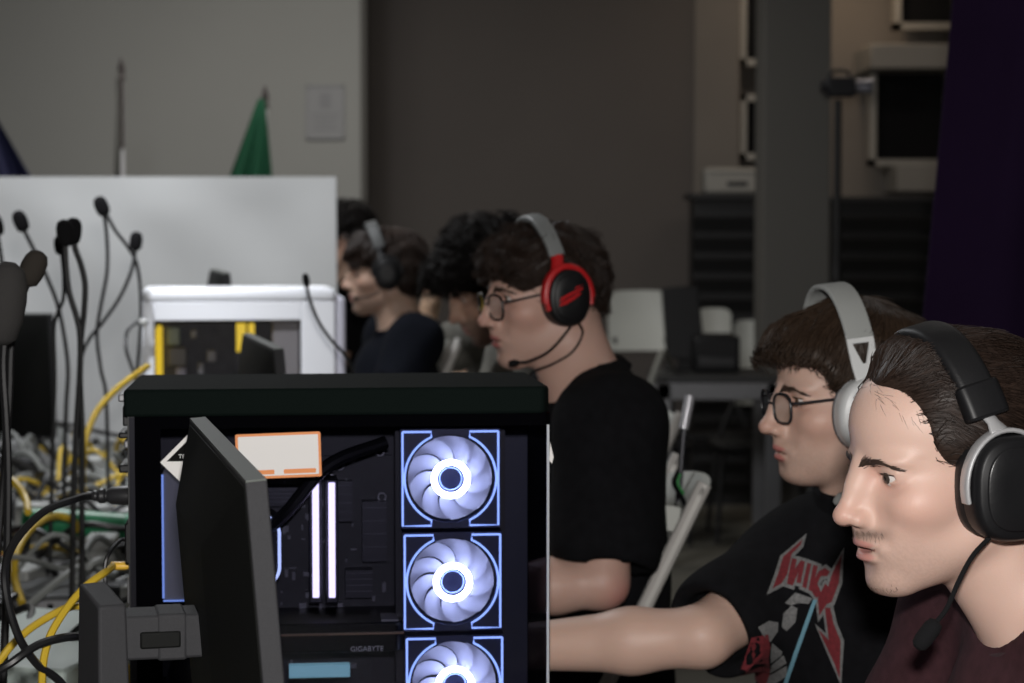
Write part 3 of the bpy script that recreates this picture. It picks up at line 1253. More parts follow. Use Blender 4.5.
def joint_set(H, nb, pv, yaw, sh=.19, elbows=None, wrists=None, sh_drop=.035, sh_fwd=(0, 0), shoulders=(None, None)):
    """world positions of the joints of a seated person whose torso faces yaw"""
    f = np.array([-math.cos(yaw), -math.sin(yaw), 0.])
    l = np.array([math.sin(yaw), -math.cos(yaw), 0.])
    nb, pv = v3(nb), v3(pv)
    up = nb - pv
    up /= np.linalg.norm(up)
    J = {'f': f, 'l': l, 'u': up, 'nb': nb, 'pv': pv}
    for i, (n, sg) in enumerate((('L', 1), ('R', -1))):
        J['s' + n] = nb + l * sh * sg - up * sh_drop + f * sh_fwd[i]
        if shoulders[i] is not None:
            J['s' + n] = v3(shoulders[i])
        J['e' + n] = v3(elbows[i]) if elbows is not None else J['s' + n] + f * .10 + np.array([0, 0, -.26]) + l * sg * .03
        J['w' + n] = v3(wrists[i]) if wrists is not None else J['e' + n] + f * .25 + np.array([0, 0, -.02]) - l * sg * .06
        J['h' + n] = pv + l * .09 * sg + np.array([0, 0, -.0])
        J['k' + n] = pv + l * (.12 * sg) + f * .42 + np.array([0, 0, max(.50 - pv[2], -.08)])
        k = J['k' + n]
        J['a' + n] = np.array([k[0], k[1], .09]) - f * .05
    return J


def torso_prims(J, e=0.0, sw=1.0):
    f, l, u = J['f'], J['l'], J['u']
    f2 = f - u * (f @ u)
    f2 /= np.linalg.norm(f2)
    M = np.stack([f2, np.cross(u, f2), u], 1)
    nb, pv = J['nb'], J['pv']
    L = np.linalg.norm(nb - pv)
    out = []
    chest = nb - u * .195 + f2 * .012
    out.append((Ell(chest, (.112 * sw + e, .155 * sw + e, .165 + e), M), .05))
    out.append((Ell(nb - u * .125 + f2 * .035, (.085 * sw + e, .115 * sw + e, .09 + e), M), .04))
    out.append((Ell(nb - u * (L * .62), (.108 * sw + e, .145 * sw + e, .18 + e), M), .06))
    out.append((Ell(pv + u * .04, (.118 * sw + e, .165 * sw + e, .14 + e), M), .06))
    for n in 'LR':
        out.append((Cone(nb + u * .0 - f2 * .012 + (J['s' + n] - nb) * .18, J['s' + n] + u * .006, .050 + e, .054 + e), .04))
    return out, M


def arm_prims(J, n, e=0.0, upto=None):
    s, el, w = J['s' + n], J['e' + n], J['w' + n]
    if upto is None:
        return [(Cone(s, el, .050 + e, .040 + e), .03), (Cone(el, el * .7 + w * .3, .0385 + e, .0415 + e), .015), (Cone(el * .7 + w * .3, w, .0415 + e, .026 + e), .02)]
    q = s + (el - s) * upto
    return [(Cone(s, q, .054 + e, .047 + e * 1.15), .035)]


def body(spec, H, J, h_head, h_body=.007, skin=None, legs=True):
    """the whole skin as ONE continuous mesh"""
    pts = np.array([J[k] for k in J if len(k) == 2 and k not in ('nb',)] + [J['nb'], H.T])
    lo, hi = pts.min(0) - .22, pts.max(0) + .22
    lo[2] = .0
    hi[2] = max(hi[2], H.T[2] + .15)
    hb = [(c - .135, c + .135) for c in H.T]
    hb[2] = (H.T[2] - .15, H.T[2] + .13)
    ax = [axis(lo[i], hi[i], h_body if i < 2 else h_body * 1.1, ((hb[i][0], hb[i][1], h_head),)) for i in range(3)]
    vol = Vol(*ax)
    for p, k in torso_prims(J)[0]:
        vol.add(p, k)
    for n in 'LR':
        for p, k in arm_prims(J, n):
            vol.add(p, k)
        d = J['w' + n] - J['e' + n]
        sg = 1 if n == 'L' else -1
        side = np.cross(d, (0, 0, 1)) * -1
        side = side if side @ J['l'] * sg > 0 else -side
        hand_prims(vol, J['w' + n], d + np.array([0, 0, -.02]), (0, 0, 1), side, spec.get('curl', .45))
        if legs:
            vol.add(Cone(J['h' + n], J['k' + n], .078, .052), .05)
            vol.add(Cone(J['k' + n], J['a' + n], .050, .034), .02)
            vol.add(Cone(J['a' + n] - np.array([0, 0, .045]), J['a' + n] + J['f'] * .12 - np.array([0, 0, .055]), .034, .028), .02)
    # neck
    nk = spec.get('neck', .052)
    vol.add(Cone(J['nb'] - J['u'] * .02, H.p(-.028, 0, -.055), nk + .008, nk), .03)
    vol.add(Cone(J['nb'] + J['f'] * .020 - J['u'] * .01, H.p(-.004, 0, -.075), nk * .75, nk * .62), .03)
    for sg in (1, -1):   # neck muscle from behind the ear to the collar bone
        vol.add(Cone(H.p(-.035, .05 * sg, -.045), J['nb'] + J['f'] * .046 + J['l'] * .02 * sg - J['u'] * .015, .013, .012), .02)
    sculpt_head(vol, H, **spec.get('face', {}))
    V, Q = vol.mesh(1)
    col = skin_colours(V, H, spec['tone'], **spec.get('skin', {}))
    origin = Vector(J['pv'])
    o = mesh_np('person', V, Q, skin or mat('skin', attr='Col', rough=.47, sub=.12, bump=.12, bscale=700, spec=.4), None, origin, col)
    return o, vol


def tshirt(root, J, m, e=.012, sleeve=.62, h=.006, collar_tilt=.35, collar_r=(.072, .078), collar_up=.012, wrinkle=.0035, hem=.0,
           collar_mat=None, fine=None, sw=1.0, collar_shift=0.0, sleeve_e=.012, seed=0):
    pts = np.array([J[k] for k in ('sL', 'sR', 'eL', 'eR', 'nb', 'pv')])
    lo, hi = pts.min(0) - .21, pts.max(0) + .21
    lo[2] = J['pv'][2] - .14
    hi[2] = max(J['nb'][2], J['sL'][2], J['sR'][2]) + .09
    fb = fine or [()] * 3
    vol = Vol(*[axis(lo[i], hi[i], h, fb[i]) for i in range(3)])
    pr, M = torso_prims(J, e, sw)
    f2, u = M[:, 0], J['u']
    for p, k in pr:
        vol.add(p, k + .01)
    for n in 'LR':
        for p, k in arm_prims(J, n, e + sleeve_e, sleeve):
            vol.add(p, k + .01)
    # sleeve ends: cut square to the arm
    for n in 'LR':
        s, el = J['s' + n], J['e' + n]
        d = (el - s) / np.linalg.norm(el - s)
        q = s + (el - s) * sleeve
        vol.sub(Ell(q + d * .105, (.1, .1, .1)), .004, pad=.01)
        c = q + d * .001
        vol.sub(Cone(c - d * .006, c + d * .05, .045 + e * .5, .043 + e * .5), .003, pad=.01)
    if wrinkle:
        g = np.random.default_rng(seed)
        ph = g.random(8) * 6.28
        sL, sR = J['sL'], J['sR']

        def fn(X, Y, Z):
            a = np.sin(38 * Z + 9 * np.sin(7 * X + ph[0]) + 6 * np.sin(6 * Y + ph[1]) + ph[2])
            b = np.sin(30 * (X + .7 * Z) + 5 * np.sin(11 * Y + ph[3]) + ph[4])
            c = np.sin(33 * (Y - .8 * Z) + 5 * np.sin(9 * X + ph[5]) + ph[6])
            return wrinkle * (.5 * a + .35 * b + .35 * c)
        vol.warp(fn)
    # neck hole and ribbed collar
    cn = u * math.cos(collar_tilt) + f2 * math.sin(collar_tilt)
    cn /= np.linalg.norm(cn)
    cf = f2 - cn * (f2 @ cn)
    cf /= np.linalg.norm(cf)
    cs = np.cross(cn, cf)
    C = np.stack([cf, cs, cn], 1)
    cc = J['nb'] + u * collar_up + f2 * (.012 + collar_shift)
    vol.sub(Ell(cc + cn * .055, (collar_r[0], collar_r[1], .075), C), .006)
    V, Q = vol.mesh(2)
    origin = np.array(root.location)
    o = mesh_np('tshirt', V - origin, Q, m, root)
    mb = MB()
    prof = [(-.0035, -.010), (.0035, -.011), (.0045, .008), (.0022, .0105), (-.0022, .0105), (-.0045, .008)]
    rings = []
    N = 48
    for k in range(N):
        a = 2 * PI * k / N
        d = cf * math.cos(a) * collar_r[0] + cs * math.sin(a) * collar_r[1]
        r = d / np.linalg.norm(d)
        base = cc + d * .985 - cn * .004
        rings.append([base + r * (x - zz * .35) + cn * zz for x, zz in prof])
    vs = [p - origin for ring in rings for p in ring]
    n6 = len(prof)
    fs = [(k * n6 + i, ((k + 1) % N) * n6 + i, ((k + 1) % N) * n6 + (i + 1) % n6, k * n6 + (i + 1) % n6) for k in range(N) for i in range(n6)]
    mb.add(vs, fs)
    mb.build('collar', collar_mat or m, o)
    return o, vol, V, Q


def jeans_shoes(root, J, mj, ms):
    pts = np.array([J[k] for k in ('hL', 'hR', 'kL', 'kR', 'aL', 'aR', 'pv')])
    lo, hi = pts.min(0) - .22, pts.max(0) + .22
    vol = Vol(*[axis(lo[i], hi[i], .011) for i in range(3)])
    f2 = J['f']
    M = np.stack([f2, np.cross((0, 0, 1), f2), (0, 0, 1)], 1)
    vol.add(Ell(J['pv'] + np.array([0, 0, -.02]), (.135, .180, .12), M), .04)
    for n in 'LR':
        vol.add(Cone(J['h' + n], J['k' + n], .094, .070), .04)
        vol.add(Cone(J['k' + n], J['a' + n] + np.array([0, 0, .01]), .069, .056), .02)
    V, Q = vol.mesh(2)
    origin = np.array(root.location)
    mesh_np('jeans', V - origin, Q, mj, root)
    for n in 'LR':
        a = J['a' + n]
        v = Vol(*[axis(a[i] - .26, a[i] + .26, .008) for i in range(2)], axis(0.0, .2, .008))
        v.add(Ell(a + f2 * .075 + np.array([0, 0, -.045]), (.145, .050, .045), M), .02)
        v.add(Ell(a + f2 * -.01 + np.array([0, 0, -.01]), (.055, .046, .07), M), .03)
        v.sub(Half((0, 0, .004), (0, 0, -1), (a[0] - .3, a[1] - .3, -.1), (a[0] + .3, a[1] + .3, .03)), .003)
        V, Q = v.mesh(1)
        mesh_np('shoe', V - origin, Q, ms, root)
# ------------------------------------------------------------------ headsets and eyeglasses, built in the head's own frame
def sup(a, b, n, k, N):
    t = 2 * PI * k / N
    c, s = math.cos(t), math.sin(t)
    return (a * math.copysign(abs(c) ** (2 / n), c), b * math.copysign(abs(s) ** (2 / n), s))


def loft_y(mb, stations, sy, cx, cz, n=2.4, N=40, tilt=0.0):
    """rings of superellipse outline in the local xz plane at distance y: (y, a, b)"""
    vs, fs = [], []
    for (y, a, b) in stations:
        for k in range(N):
            px, pz = sup(a, b, n, k, N)
            qx, qz = px * math.cos(tilt) - pz * math.sin(tilt), px * math.sin(tilt) + pz * math.cos(tilt)
            vs.append((cx + qx, sy * y, cz + qz))
    m = len(stations)
    for i in range(m - 1):
        for k in range(N):
            k2 = (k + 1) % N
            fs.append((i * N + k, i * N + k2, (i + 1) * N + k2, (i + 1) * N + k))
    fs.append(tuple(range(N)))
    fs.append(tuple((m - 1) * N + k for k in range(N)))
    mb.add(vs, fs)
    return mb


def headset(M, label, group=None, band=None, pad=None, block=None, yoke=None, cup=None, cushion=None, cap=None,
            cx=-.012, cz=-.008, a=.040, b=.047, n=2.5, top=(.030, .145), bw=.034, bt=.014, band_end=66, W=.094,
            yoke_style='fork', boom=None, foam=None, foam_m=None, mark=None, cable=None, tilt=0.0, y0=.064, depth=.050, ring=None):
    t = thing('headset', label, 'headset', M=M, group=group)
    mid = Vector((cx, 0, cz))
    topv = Vector((top[0], 0, top[1])) - mid
    Hh = topv.length
    up = topv.normalized()
    nrm = up.cross(Vector((0, 1, 0))).normalized()      # across the band

    def arc(deg, dr=0.0):
        s, c = math.sin(R(deg)), math.cos(R(deg))
        e = 2 / 2.3
        y = math.copysign(abs(s) ** e, s) * (W + dr)
        z = abs(c) ** e * (Hh + dr) * (1 if c >= 0 else -1)
        return mid + Vector((0, y, 0)) + up * z

    def frames(degs, dr=0.0):
        P = [arc(d, dr) for d in degs]
        fr = []
        for i, d in enumerate(degs):
            tg = (arc(d + 1, dr) - arc(d - 1, dr)).normalized()
            fr.append((nrm, tg.cross(nrm).normalized()))
        return P, fr
    degs = [-band_end + 2 * band_end * k / 32 for k in range(33)]
    P, fr = frames(degs)
    mb = MB()
    mb.sweep(P, fr, rrect(bw, bt, bt * .45, 4))
    mb.build('headband', band, t, angle=50)
    if pad:
        P, fr = frames([-50 + 100 * k / 24 for k in range(25)], -bt * .8)
        MB().sweep(P, fr, rrect(bw * .86, bt * .8, bt * .35, 4)).build('band_padding', pad, t, angle=50)
    for sy in (1, -1):
        if block:
            P, fr = frames([sy * (band_end - 5 + 15 * k / 6) for k in range(7)], .0015)
            mb = MB()
            for i in range(1):
                mb.sweep(P, fr, rrect(bw * 1.16, bt * 1.25, bt * .5, 4))
            mb.build('slider_block', block, t, bevel=.003, angle=50)
        yo = y0 + depth
        if yoke:
            mb = MB()
            if yoke_style == 'fork':
                # a flat arch round the front and back of the cup with a stem up to the slider
                pts, frm = [], []
                for k in range(25):
                    an = R(-8 + 200 * k / 24)
                    px, pz = (a + .0035) * math.cos(an), (b + .0045) * math.sin(an)
                    pts.append(Vector((cx + px, sy * (yo - .016), cz + pz)))
                    rad = Vector((math.cos(an), 0, math.sin(an)))
                    frm.append((Vector((0, 1, 0)), rad))
                mb.sweep(pts, frm, rrect(.015, .0045, .002, 2))
                e0 = arc(sy * (band_end + 8))
                mb.tube([e0, e0.lerp(Vector((cx + .004, sy * (yo - .016), cz + b + .004)), .5) + Vector((0, sy * .002, 0)),
                         Vector((cx + .004, sy * (yo - .016), cz + b + .004))], [.008, .0075, .012], 10, flat=.5)
            elif yoke_style == 'arch':
                pts, frm = [], []
                for k in range(25):
                    an = R(-5 + 190 * k / 24)
                    px, pz = (a + .003) * math.cos(an), (b + .003) * math.sin(an)
                    pts.append(Vector((cx + px, sy * (yo - .012), cz + pz)))
                    frm.append((Vector((0, 1, 0)), Vector((math.cos(an), 0, math.sin(an)))))
                mb.sweep(pts, frm, rrect(.018, .010, .004, 3))
                e0 = arc(sy * band_end)
                e1 = Vector((cx + .012, sy * (yo - .012), cz + b))
                mb.tube([e0, e0.lerp(e1, .5), e1], [.011, .010, .012], 10, flat=.6)
            else:   # a plate with a triangular window
                e0 = arc(sy * (band_end - 1))
                e1 = Vector((cx + .004, sy * (yo - .010), cz + b * .80))
                ax = (e1 - e0).normalized()
                wv = nrm
                th = ax.cross(wv).normalized() * .0022
                w0, w1 = bw * .5, bw * .36
                L = (e1 - e0).length

                def q(s_, w_):
                    return e0 + ax * (s_ * L) + wv * w_
                outer = [q(-.05, -w0), q(-.05, w0), q(.55, w0 * .93), q(1.1, w1), q(1.1, -w1), q(.55, -w0 * .93)]
                inner = [q(.14, -w0 * .62), q(.14, w0 * .62), q(.36, w0 * .36), q(.56, w0 * .12), q(.56, -w0 * .12), q(.36, -w0 * .36)]
                vs = [p + th for p in outer] + [p + th for p in inner] + [p - th for p in outer] + [p - th for p in inner]
                fs = []
                for k in range(6):
                    k2 = (k + 1) % 6
                    fs += [(k, k2, 6 + k2, 6 + k), (12 + k, 18 + k, 18 + k2, 12 + k2), (k, 12 + k, 12 + k2, k2), (6 + k, 6 + k2, 18 + k2, 18 + k)]
                mb.add(vs, fs)
            mb.build('yoke', yoke, t, bevel=.001)
        st = [(yo - .030, a * .90, b * .90), (yo - .028, a * .985, b * .985), (yo - .014, a, b), (yo - .006, a * .985, b * .985), (yo - .001, a * .93, b * .935), (yo + .001, a * .88, b * .89)]
        c = loft_y(MB(), st, sy, cx, cz, n, tilt=tilt).build('ear_cup', cup, t, angle=55)
        if cap:
            loft_y(MB(), [(yo - .004, a * .76, b * .79), (yo + .0022, a * .755, b * .785), (yo + .0034, a * .72, b * .75), (yo + .0030, a * .3, b * .3)], sy, cx, cz, n, tilt=tilt).build('cup_plate', cap, c, angle=60)
        loft_y(MB(), [(y0, a * .72, b * .72), (y0 - .001, a * .90, b * .90), (y0 + .006, a * .99, b * .99), (y0 + .014, a * 1.0, b * 1.0), (yo - .028, a * .93, b * .93)], sy, cx, cz, n, tilt=tilt).build('ear_cushion', cushion, t, angle=60)
        if ring:
            mb = MB()
            pts, frm = [], []
            for k in range(41):
                an = R(ring[1] + (ring[2] - ring[1]) * k / 40)
                px, pz = a * 1.03 * math.cos(an), b * 1.03 * math.sin(an)
                pts.append(Vector((cx + px, sy * (yo - .010), cz + pz)))
                frm.append((Vector((0, 1, 0)), Vector((math.cos(an), 0, math.sin(an)))))
            mb.sweep(pts, frm, rrect(.016, .007, .003, 3))
            mb.build('cup_ring', ring[0], c)
        if mark and sy == 1:
            mb = MB()
            for poly in mark[1]:
                Mk = Matrix(((1, 0, 0, cx), (0, 0, 1, yo + .0030), (0, 1, 0, cz), (0, 0, 0, 1)))
                mb.prism(poly, 0, .0008, Mk)
            mb.build('emblem', mark[0], c, smooth=False)
    if boom:
        bo = MB().tube(spline(boom, 8), .0023, 8).build('microphone_boom', foam_m or cup, t)
        if foam:
            e = Vector(boom[-1])
            d = (e - Vector(boom[-2])).normalized()
            Mq = d.to_track_quat('Z', 'Y').to_matrix()
            r, L = foam
            MB().lathe([(r * .35, -L * .5), (r * .8, -L * .44), (r, -L * .25), (r, L * .2), (r * .85, L * .4), (r * .4, L * .5)], e + d * L * .45, Mq, 16).build('microphone_foam', foam_m or cushion, bo, angle=60)
    if cable:
        MB().tube(spline(cable[0], 8), cable[1], 6).build('headset_cable', cup, t)
    return t


def eyeglasses(M, label, frame_m, lens_m, group=None, w=.0250, h=.0195, ex=.104, ez=-.003, n=2.9):
    t = thing('eyeglasses', label, 'eyeglasses', M=M, group=group)
    mb = MB()
    for sy in (1, -1):
        cy = .0335 * sy
        N = 36
        pts, frm = [], []
        for k in range(N + 1):
            y, z = sup(w, h, n, k % N, N)
            pts.append(Vector((ex - abs(cy + y) * .13 - .0 * z, cy + y, ez + z)))
            rad = Vector((0, y, z)).normalized()
            frm.append((Vector((1, 0, 0)), rad))
        mb.sweep(pts, frm, rrect(.0036, .0034, .001, 2), cap=False)
        # temple arm
        e = cy + sy * (w + .001)
        x0 = ex - abs(e) * .13
        mb.tube(spline([(x0, e, ez + .009), (x0 - .010, e + sy * .008, ez + .009), (.03, .0735 * sy, .006 + ez * .4), (-.012, .0775 * sy, .004), (-.035, .076 * sy, -.018)], 6), .0019, 8)
    mb.tube(spline([(ex - .001, .0095, ez + .004), (ex + .002, 0, ez + .006), (ex - .001, -.0095, ez + .004)], 5), .0017, 8)
    mb.build('frame', frame_m, t)
    for sy in (1, -1):
        cy = .0335 * sy
        mb = MB()
        N = 36
        vs = []
        for dx in (.0007, -.0007):
            for k in range(N):
                y, z = sup(w, h, n, k, N)
                vs.append((ex - abs(cy + y) * .13 + dx, cy + y, ez + z))
        fs = [tuple(range(N)), tuple(range(2 * N - 1, N - 1, -1))] + [(k, N + k, N + (k + 1) % N, (k + 1) % N) for k in range(N)]
        mb.add(vs, fs)
        mb.build('lens', lens_m, t, smooth=False)
    return t
# ------------------------------------------------------------------ the players
M_BLACKCLOTH = mat('black_cotton', (.0062, .0062, .0075), .95, noise=.25, nscale=60, bump=.25, bscale=700, spec=.12)
M_BURGUNDY = mat('burgundy_cotton', (.046, .018, .022), .92, noise=.22, nscale=90, bump=.3, bscale=700, spec=.2)
M_COLLAR = mat('burgundy_rib', (.050, .030, .034), .92, noise=.15, nscale=120, bump=.3, bscale=900, spec=.2)
M_NAVY = mat('navy_cotton', (.0035, .0045, .0080), .95, noise=.2, nscale=60, bump=.2, bscale=600, spec=.12)
M_GREYCLOTH = mat('grey_green_cotton', (.17, .165, .145), .9, noise=.2, nscale=60, bump=.2, bscale=600, spec=.2)
M_JEANS = mat('dark_denim', (.018, .022, .035), .85, noise=.25, nscale=150, bump=.2, bscale=900, spec=.2)
M_SHOE = mat('black_shoe_leather', (.02, .02, .02), .5)
M_HAIR_DARK = mat('dark_brown_hair', (.024, .014, .010), .5, noise=.35, nscale=220, spec=.32)
M_HAIR_BROWN = mat('brown_hair', (.034, .020, .012), .52, noise=.35, nscale=200, spec=.3)
M_HAIR_BLACK = mat('black_hair', (.007, .0055, .005), .6, noise=.3, nscale=200, spec=.15)
M_BROW = mat('brow_hair', (.055, .033, .024), .6)
M_BLKPLASTIC = mat('matte_black_plastic', (.008, .008, .009), .45, noise=.1, nscale=300, spec=.3)
M_BLKLEATHER = mat('black_leatherette', (.008, .008, .009), .5, spec=.35, bump=.12, bscale=500)
M_FOAM = mat('black_foam', (.008, .008, .009), .95, bump=.6, bscale=900, spec=.2)
M_SILVER = mat('satin_silver', (.50, .50, .51), .35, metal=.35)
M_GREYFABRIC = mat('light_grey_fabric', (.33, .34, .33), .85, bump=.3, bscale=900)
M_WHITEPLASTIC = mat('white_plastic', (.66, .67, .67), .4)
M_GREYCUSH = mat('grey_cushion', (.22, .22, .23), .8)
M_REDPLASTIC = mat('red_plastic', (.50, .012, .015), .35)
M_GLASSFRAME = mat('dark_glasses_frame', (.016, .016, .019), .3)
glass_mat('spectacle_lens', (.90, .91, .91), .02, .25)


def world_pt(M, p):
    return M @ Vector(p)


# --- nearest player: burgundy t-shirt, black headset
A1 = R(16)
HM1 = head_from_nose(834, 517, 1.98, A1, R(8))
H1 = HeadFrame(HM1)
c1 = HM1.translation
nb1 = c1 + Vector((.106, .012, -.152))
pv1 = nb1 + Vector((.17, .03, -.47))
J1 = joint_set(H1, nb1, pv1, R(11), sh=.185,
               elbows=[c1 + Vector((.02, -.27, -.44)), c1 + Vector((.0, .26, -.42))],
               wrists=[c1 + Vector((-.21, -.22, -.43)), c1 + Vector((-.22, .20, -.43))])
p1, vol1 = body(dict(tone=(.65, .44, .36), neck=.053, face=dict(open_mouth=.0024, slit=.0041),
                     skin=dict(stubble=.22, moustache=.75, lip=(.52, .25, .215))), H1, J1, .0019)
tag(p1, 'young man in a burgundy t-shirt with swept back dark hair, nearest at the table', 'person', 'players seated along the table')
O1 = p1.location.copy()
eyes(p1, H1, O1, iris=(.055, .042, .035), gaze=(1, .12, -.06))
brows_lashes(p1, vol1, H1, O1, M_BROW, 1.0)
M_STUBBLE = mat('brown_stubble', (.14, .09, .07), .7)
whiskers(p1, vol1, H1, O1, M_STUBBLE, 'moustache', 150, (.002, .025), (-.0590, -.0490), .0045, r0=.00017, curve=-.16, seed=2, dirv=(.2, .7, -1.0))
whiskers(p1, vol1, H1, O1, M_STUBBLE, 'chin_stubble', 90, (.0, .026), (-.118, -.106), .0030, r0=.00016, seed=3)
hair(p1, H1, O1, M_HAIR_DARK,
     [((-.022, 0, .040), (.102, .085, .081)), ((.000, 0, .078), (.058, .064, .046)), ((-.06, 0, .0), (.062, .070, .080))],
     [((.102, 0, .000), (.080, .110, .090), .010), ((.03, 0, -.085), (.13, .14, .062), .012), ((.034, .085, -.045), (.045, .05, .05), .008), ((.034, -.085, -.045), (.045, .05, .05), .008)],
     h=.003, noise=.0035, nfreq=60, n=5600, length=.060, flow='back', r0=.0007, jitter=.30, lift=.004, seed=3)
whiskers(p1, vol1, H1, O1, M_HAIR_DARK, 'hairline_wisps', 46, (.0, .068), (.082, .096), .011, r0=.00018, x0=.10, seed=6, dirv=(.15, .9, -.25), curve=-.60)
tshirt(p1, J1, M_BURGUNDY, e=.014, h=.005, collar_mat=M_COLLAR, collar_tilt=.55, collar_r=(.074, .080), collar_up=.018, seed=1)
jeans_shoes(p1, J1, M_JEANS, M_SHOE)
headset(HM1, 'black over-ear headset with silver yoke worn by the nearest player in burgundy', 'headsets worn by players',
        band=M_BLKLEATHER, pad=M_BLKLEATHER, block=M_BLKPLASTIC, yoke=M_SILVER, cup=M_BLKPLASTIC, cushion=M_BLKLEATHER, cap=mat('brushed_black_plate', (.010, .010, .011), 0.32, bump=.08, bscale=160),
        cx=-.014, cz=-.019, top=(.004, .126), bw=.038, bt=.016, band_end=56, a=.042, b=.050, n=2.6, tilt=.12,
        boom=[(.012, .098, -.062), (.034, .104, -.074), (.052, .106, -.094), (.066, .103, -.118), (.077, .100, -.130)], foam=(.0085, .032), foam_m=M_FOAM)


# --- second player: black t-shirt with a red and white print, glasses, white headset, right arm stretched to the mouse
HM2 = head_from_nose(759, 427, 2.75, R(12), R(3))
H2 = HeadFrame(HM2)
c2 = HM2.translation
nb2 = c2 + Vector((.040, .02, -.150))
pv2 = nb2 + Vector((.015, .05, -.52))
J2 = joint_set(H2, nb2, pv2, R(32), sh=.185, shoulders=[None, at(803, 566, 2.86)],
               elbows=[c2 + Vector((.10, -.30, -.42)), at(702, 637, 2.70)],
               wrists=[c2 + Vector((-.13, -.30, -.40)), at(470, 650, 2.76)])
p2, vol2 = body(dict(tone=(.60, .40, .32), neck=.055, face=dict(open_mouth=.0004, chin=.007),
                     skin=dict(stubble=.22, moustache=.12, lip=(.50, .19, .17))), H2, J2, .0024)
tag(p2, 'young man in a black printed t-shirt and glasses stretching one arm towards the lit computer', 'person', 'players seated along the table')
O2 = p2.location.copy()
eyes(p2, H2, O2, gaze=(1, .05, -.10))
brows_lashes(p2, vol2, H2, O2, M_BROW, 1.05)
hair(p2, H2, O2, M_HAIR_BROWN,
     [((-.016, 0, .040), (.112, .090, .090)), ((.048, 0, .050), (.066, .077, .056)), ((-.05, 0, -.01), (.074, .082, .075))],
     [((.125, 0, -.036), (.075, .085, .086), .008), ((.085, 0, -.012), (.067, .13, .080), .010), ((.0, 0, -.115), (.15, .14, .055), .012)],
     h=.004, noise=.004, n=3600, length=.060, flow='crown', r0=.0009, jitter=.22, lift=.005, seed=4)
shirt2, svol2, sV2, sQ2 = tshirt(p2, J2, M_BLACKCLOTH, e=.014, h=.006, collar_tilt=.32, collar_r=(.066, .072), collar_up=.034, seed=2, sleeve=.80, sleeve_e=.010, wrinkle=.003)
# the print on the chest: letters with pale outlines over a plain red, grey and blue picture
def grow(poly, d):
    n = len(poly)
    ar = sum(poly[i][0] * poly[(i + 1) % n][1] - poly[(i + 1) % n][0] * poly[i][1] for i in range(n))
    sg = 1 if ar > 0 else -1
    out = []
    for i in range(n):
        p, a, b = Vector(poly[i]), Vector(poly[i - 1]), Vector(poly[(i + 1) % n])
        e1, e2 = (p - a).normalized(), (b - p).normalized()
        n1, n2 = Vector((e1.y, -e1.x)) * sg, Vector((e2.y, -e2.x)) * sg
        m = (n1 + n2)
        m = m.normalized() * d / max(.45, math.sqrt(max(.01, (1 + n1.dot(n2)) / 2)))
        out.append((p.x + m.x, p.y + m.y))
    return out


def decal(name, polys, frame, bvh, m, parent, off):
    C, X, Y, N = frame
    origin = Vector(p2.location)
    bm = bmesh.new()
    for poly in polys:
        vs = [bm.verts.new((x, y, 0)) for x, y in poly]
        bm.faces.new(vs)
    bmesh.ops.triangulate(bm, faces=bm.faces)
    for ax in (0, 1):
        for k in range(-30, 31):
            co, no = [0, 0, 0], [0, 0, 0]
            co[ax], no[ax] = k * .01, 1
            bmesh.ops.bisect_plane(bm, geom=bm.verts[:] + bm.edges[:] + bm.faces[:], plane_co=co, plane_no=no)
    bad = []
    for v in bm.verts:
        q = C + X * v.co.x + Y * v.co.y
        hit = bvh.ray_cast(q + N * .14, -N)
        if hit[0] is not None and (hit[0] - q).dot(N) > .075:
            h2 = bvh.ray_cast(hit[0] - N * .01, -N)
            if h2[0] is not None and h2[1].dot(N) < 0:
                h2 = bvh.ray_cast(h2[0] - N * .004, -N)
            hit = h2
        if hit[0] is None or hit[1].dot(N) < .05:
            bad.append(v)
            v.co = q - origin
        else:
            v.co = hit[0] + hit[1] * off - origin
    bmesh.ops.delete(bm, geom=bad, context='VERTS')
    me = bpy.data.meshes.new(name)
    bm.to_mesh(me)
    bm.free()
    me.materials.append(m)
    o = bpy.data.objects.new(name, me)
    COL.objects.link(o)
    o.parent = parent
    return o


bvh2 = BVHTree.FromPolygons([Vector(v) for v in sV2], [tuple(int(i) for i in q) for q in sQ2])


def print_frame():
    """the middle of the print on the chest, its axes, and how far one picture unit reaches along them"""
    o = Vector(cam.location)

    def hit(px, py):
        d = (at(px, py, 2.0) - o).normalized()
        return bvh2.ray_cast(o, d)
    C = hit(795, 600)[0]
    N = Vector((0, 0, 0))
    for px in (770, 785, 800, 815, 830):
        for py in (570, 590, 610, 640, 665):
            h = hit(px, py)
            if h[0] is not None:
                N += h[1]
    N.normalize()
    X = Vector(J2['l'])
    X = (X - N * X.dot(N)).normalized()
    Y = N.cross(X)
    Y = Y if Y.z > 0 else -Y

    def pix(P):
        q = P - o
        f = Vector((0, math.cos(PITCH), -math.sin(PITCH)))
        u = Vector((0, math.sin(PITCH), math.cos(PITCH)))
        return 512 + F * q.x / q.dot(f), 341.5 - F * q.dot(u) / q.dot(f)
    p0, px_, py_ = pix(C), pix(C + X * .01), pix(C + Y * .01)
    Jm = np.array([[px_[0] - p0[0], py_[0] - p0[0]], [px_[1] - p0[1], py_[1] - p0[1]]]) / .01
    return (C, X, Y, N), np.linalg.inv(Jm), p0


frame2, Ji2, pc2 = print_frame()


def cp(x, y, st=1.04):
    q = Ji2 @ np.array([846 + (730 + x / 4.46 - 846) * st - pc2[0], 530 + y / 4.46 - pc2[1]])
    return float(q[0]), float(q[1])


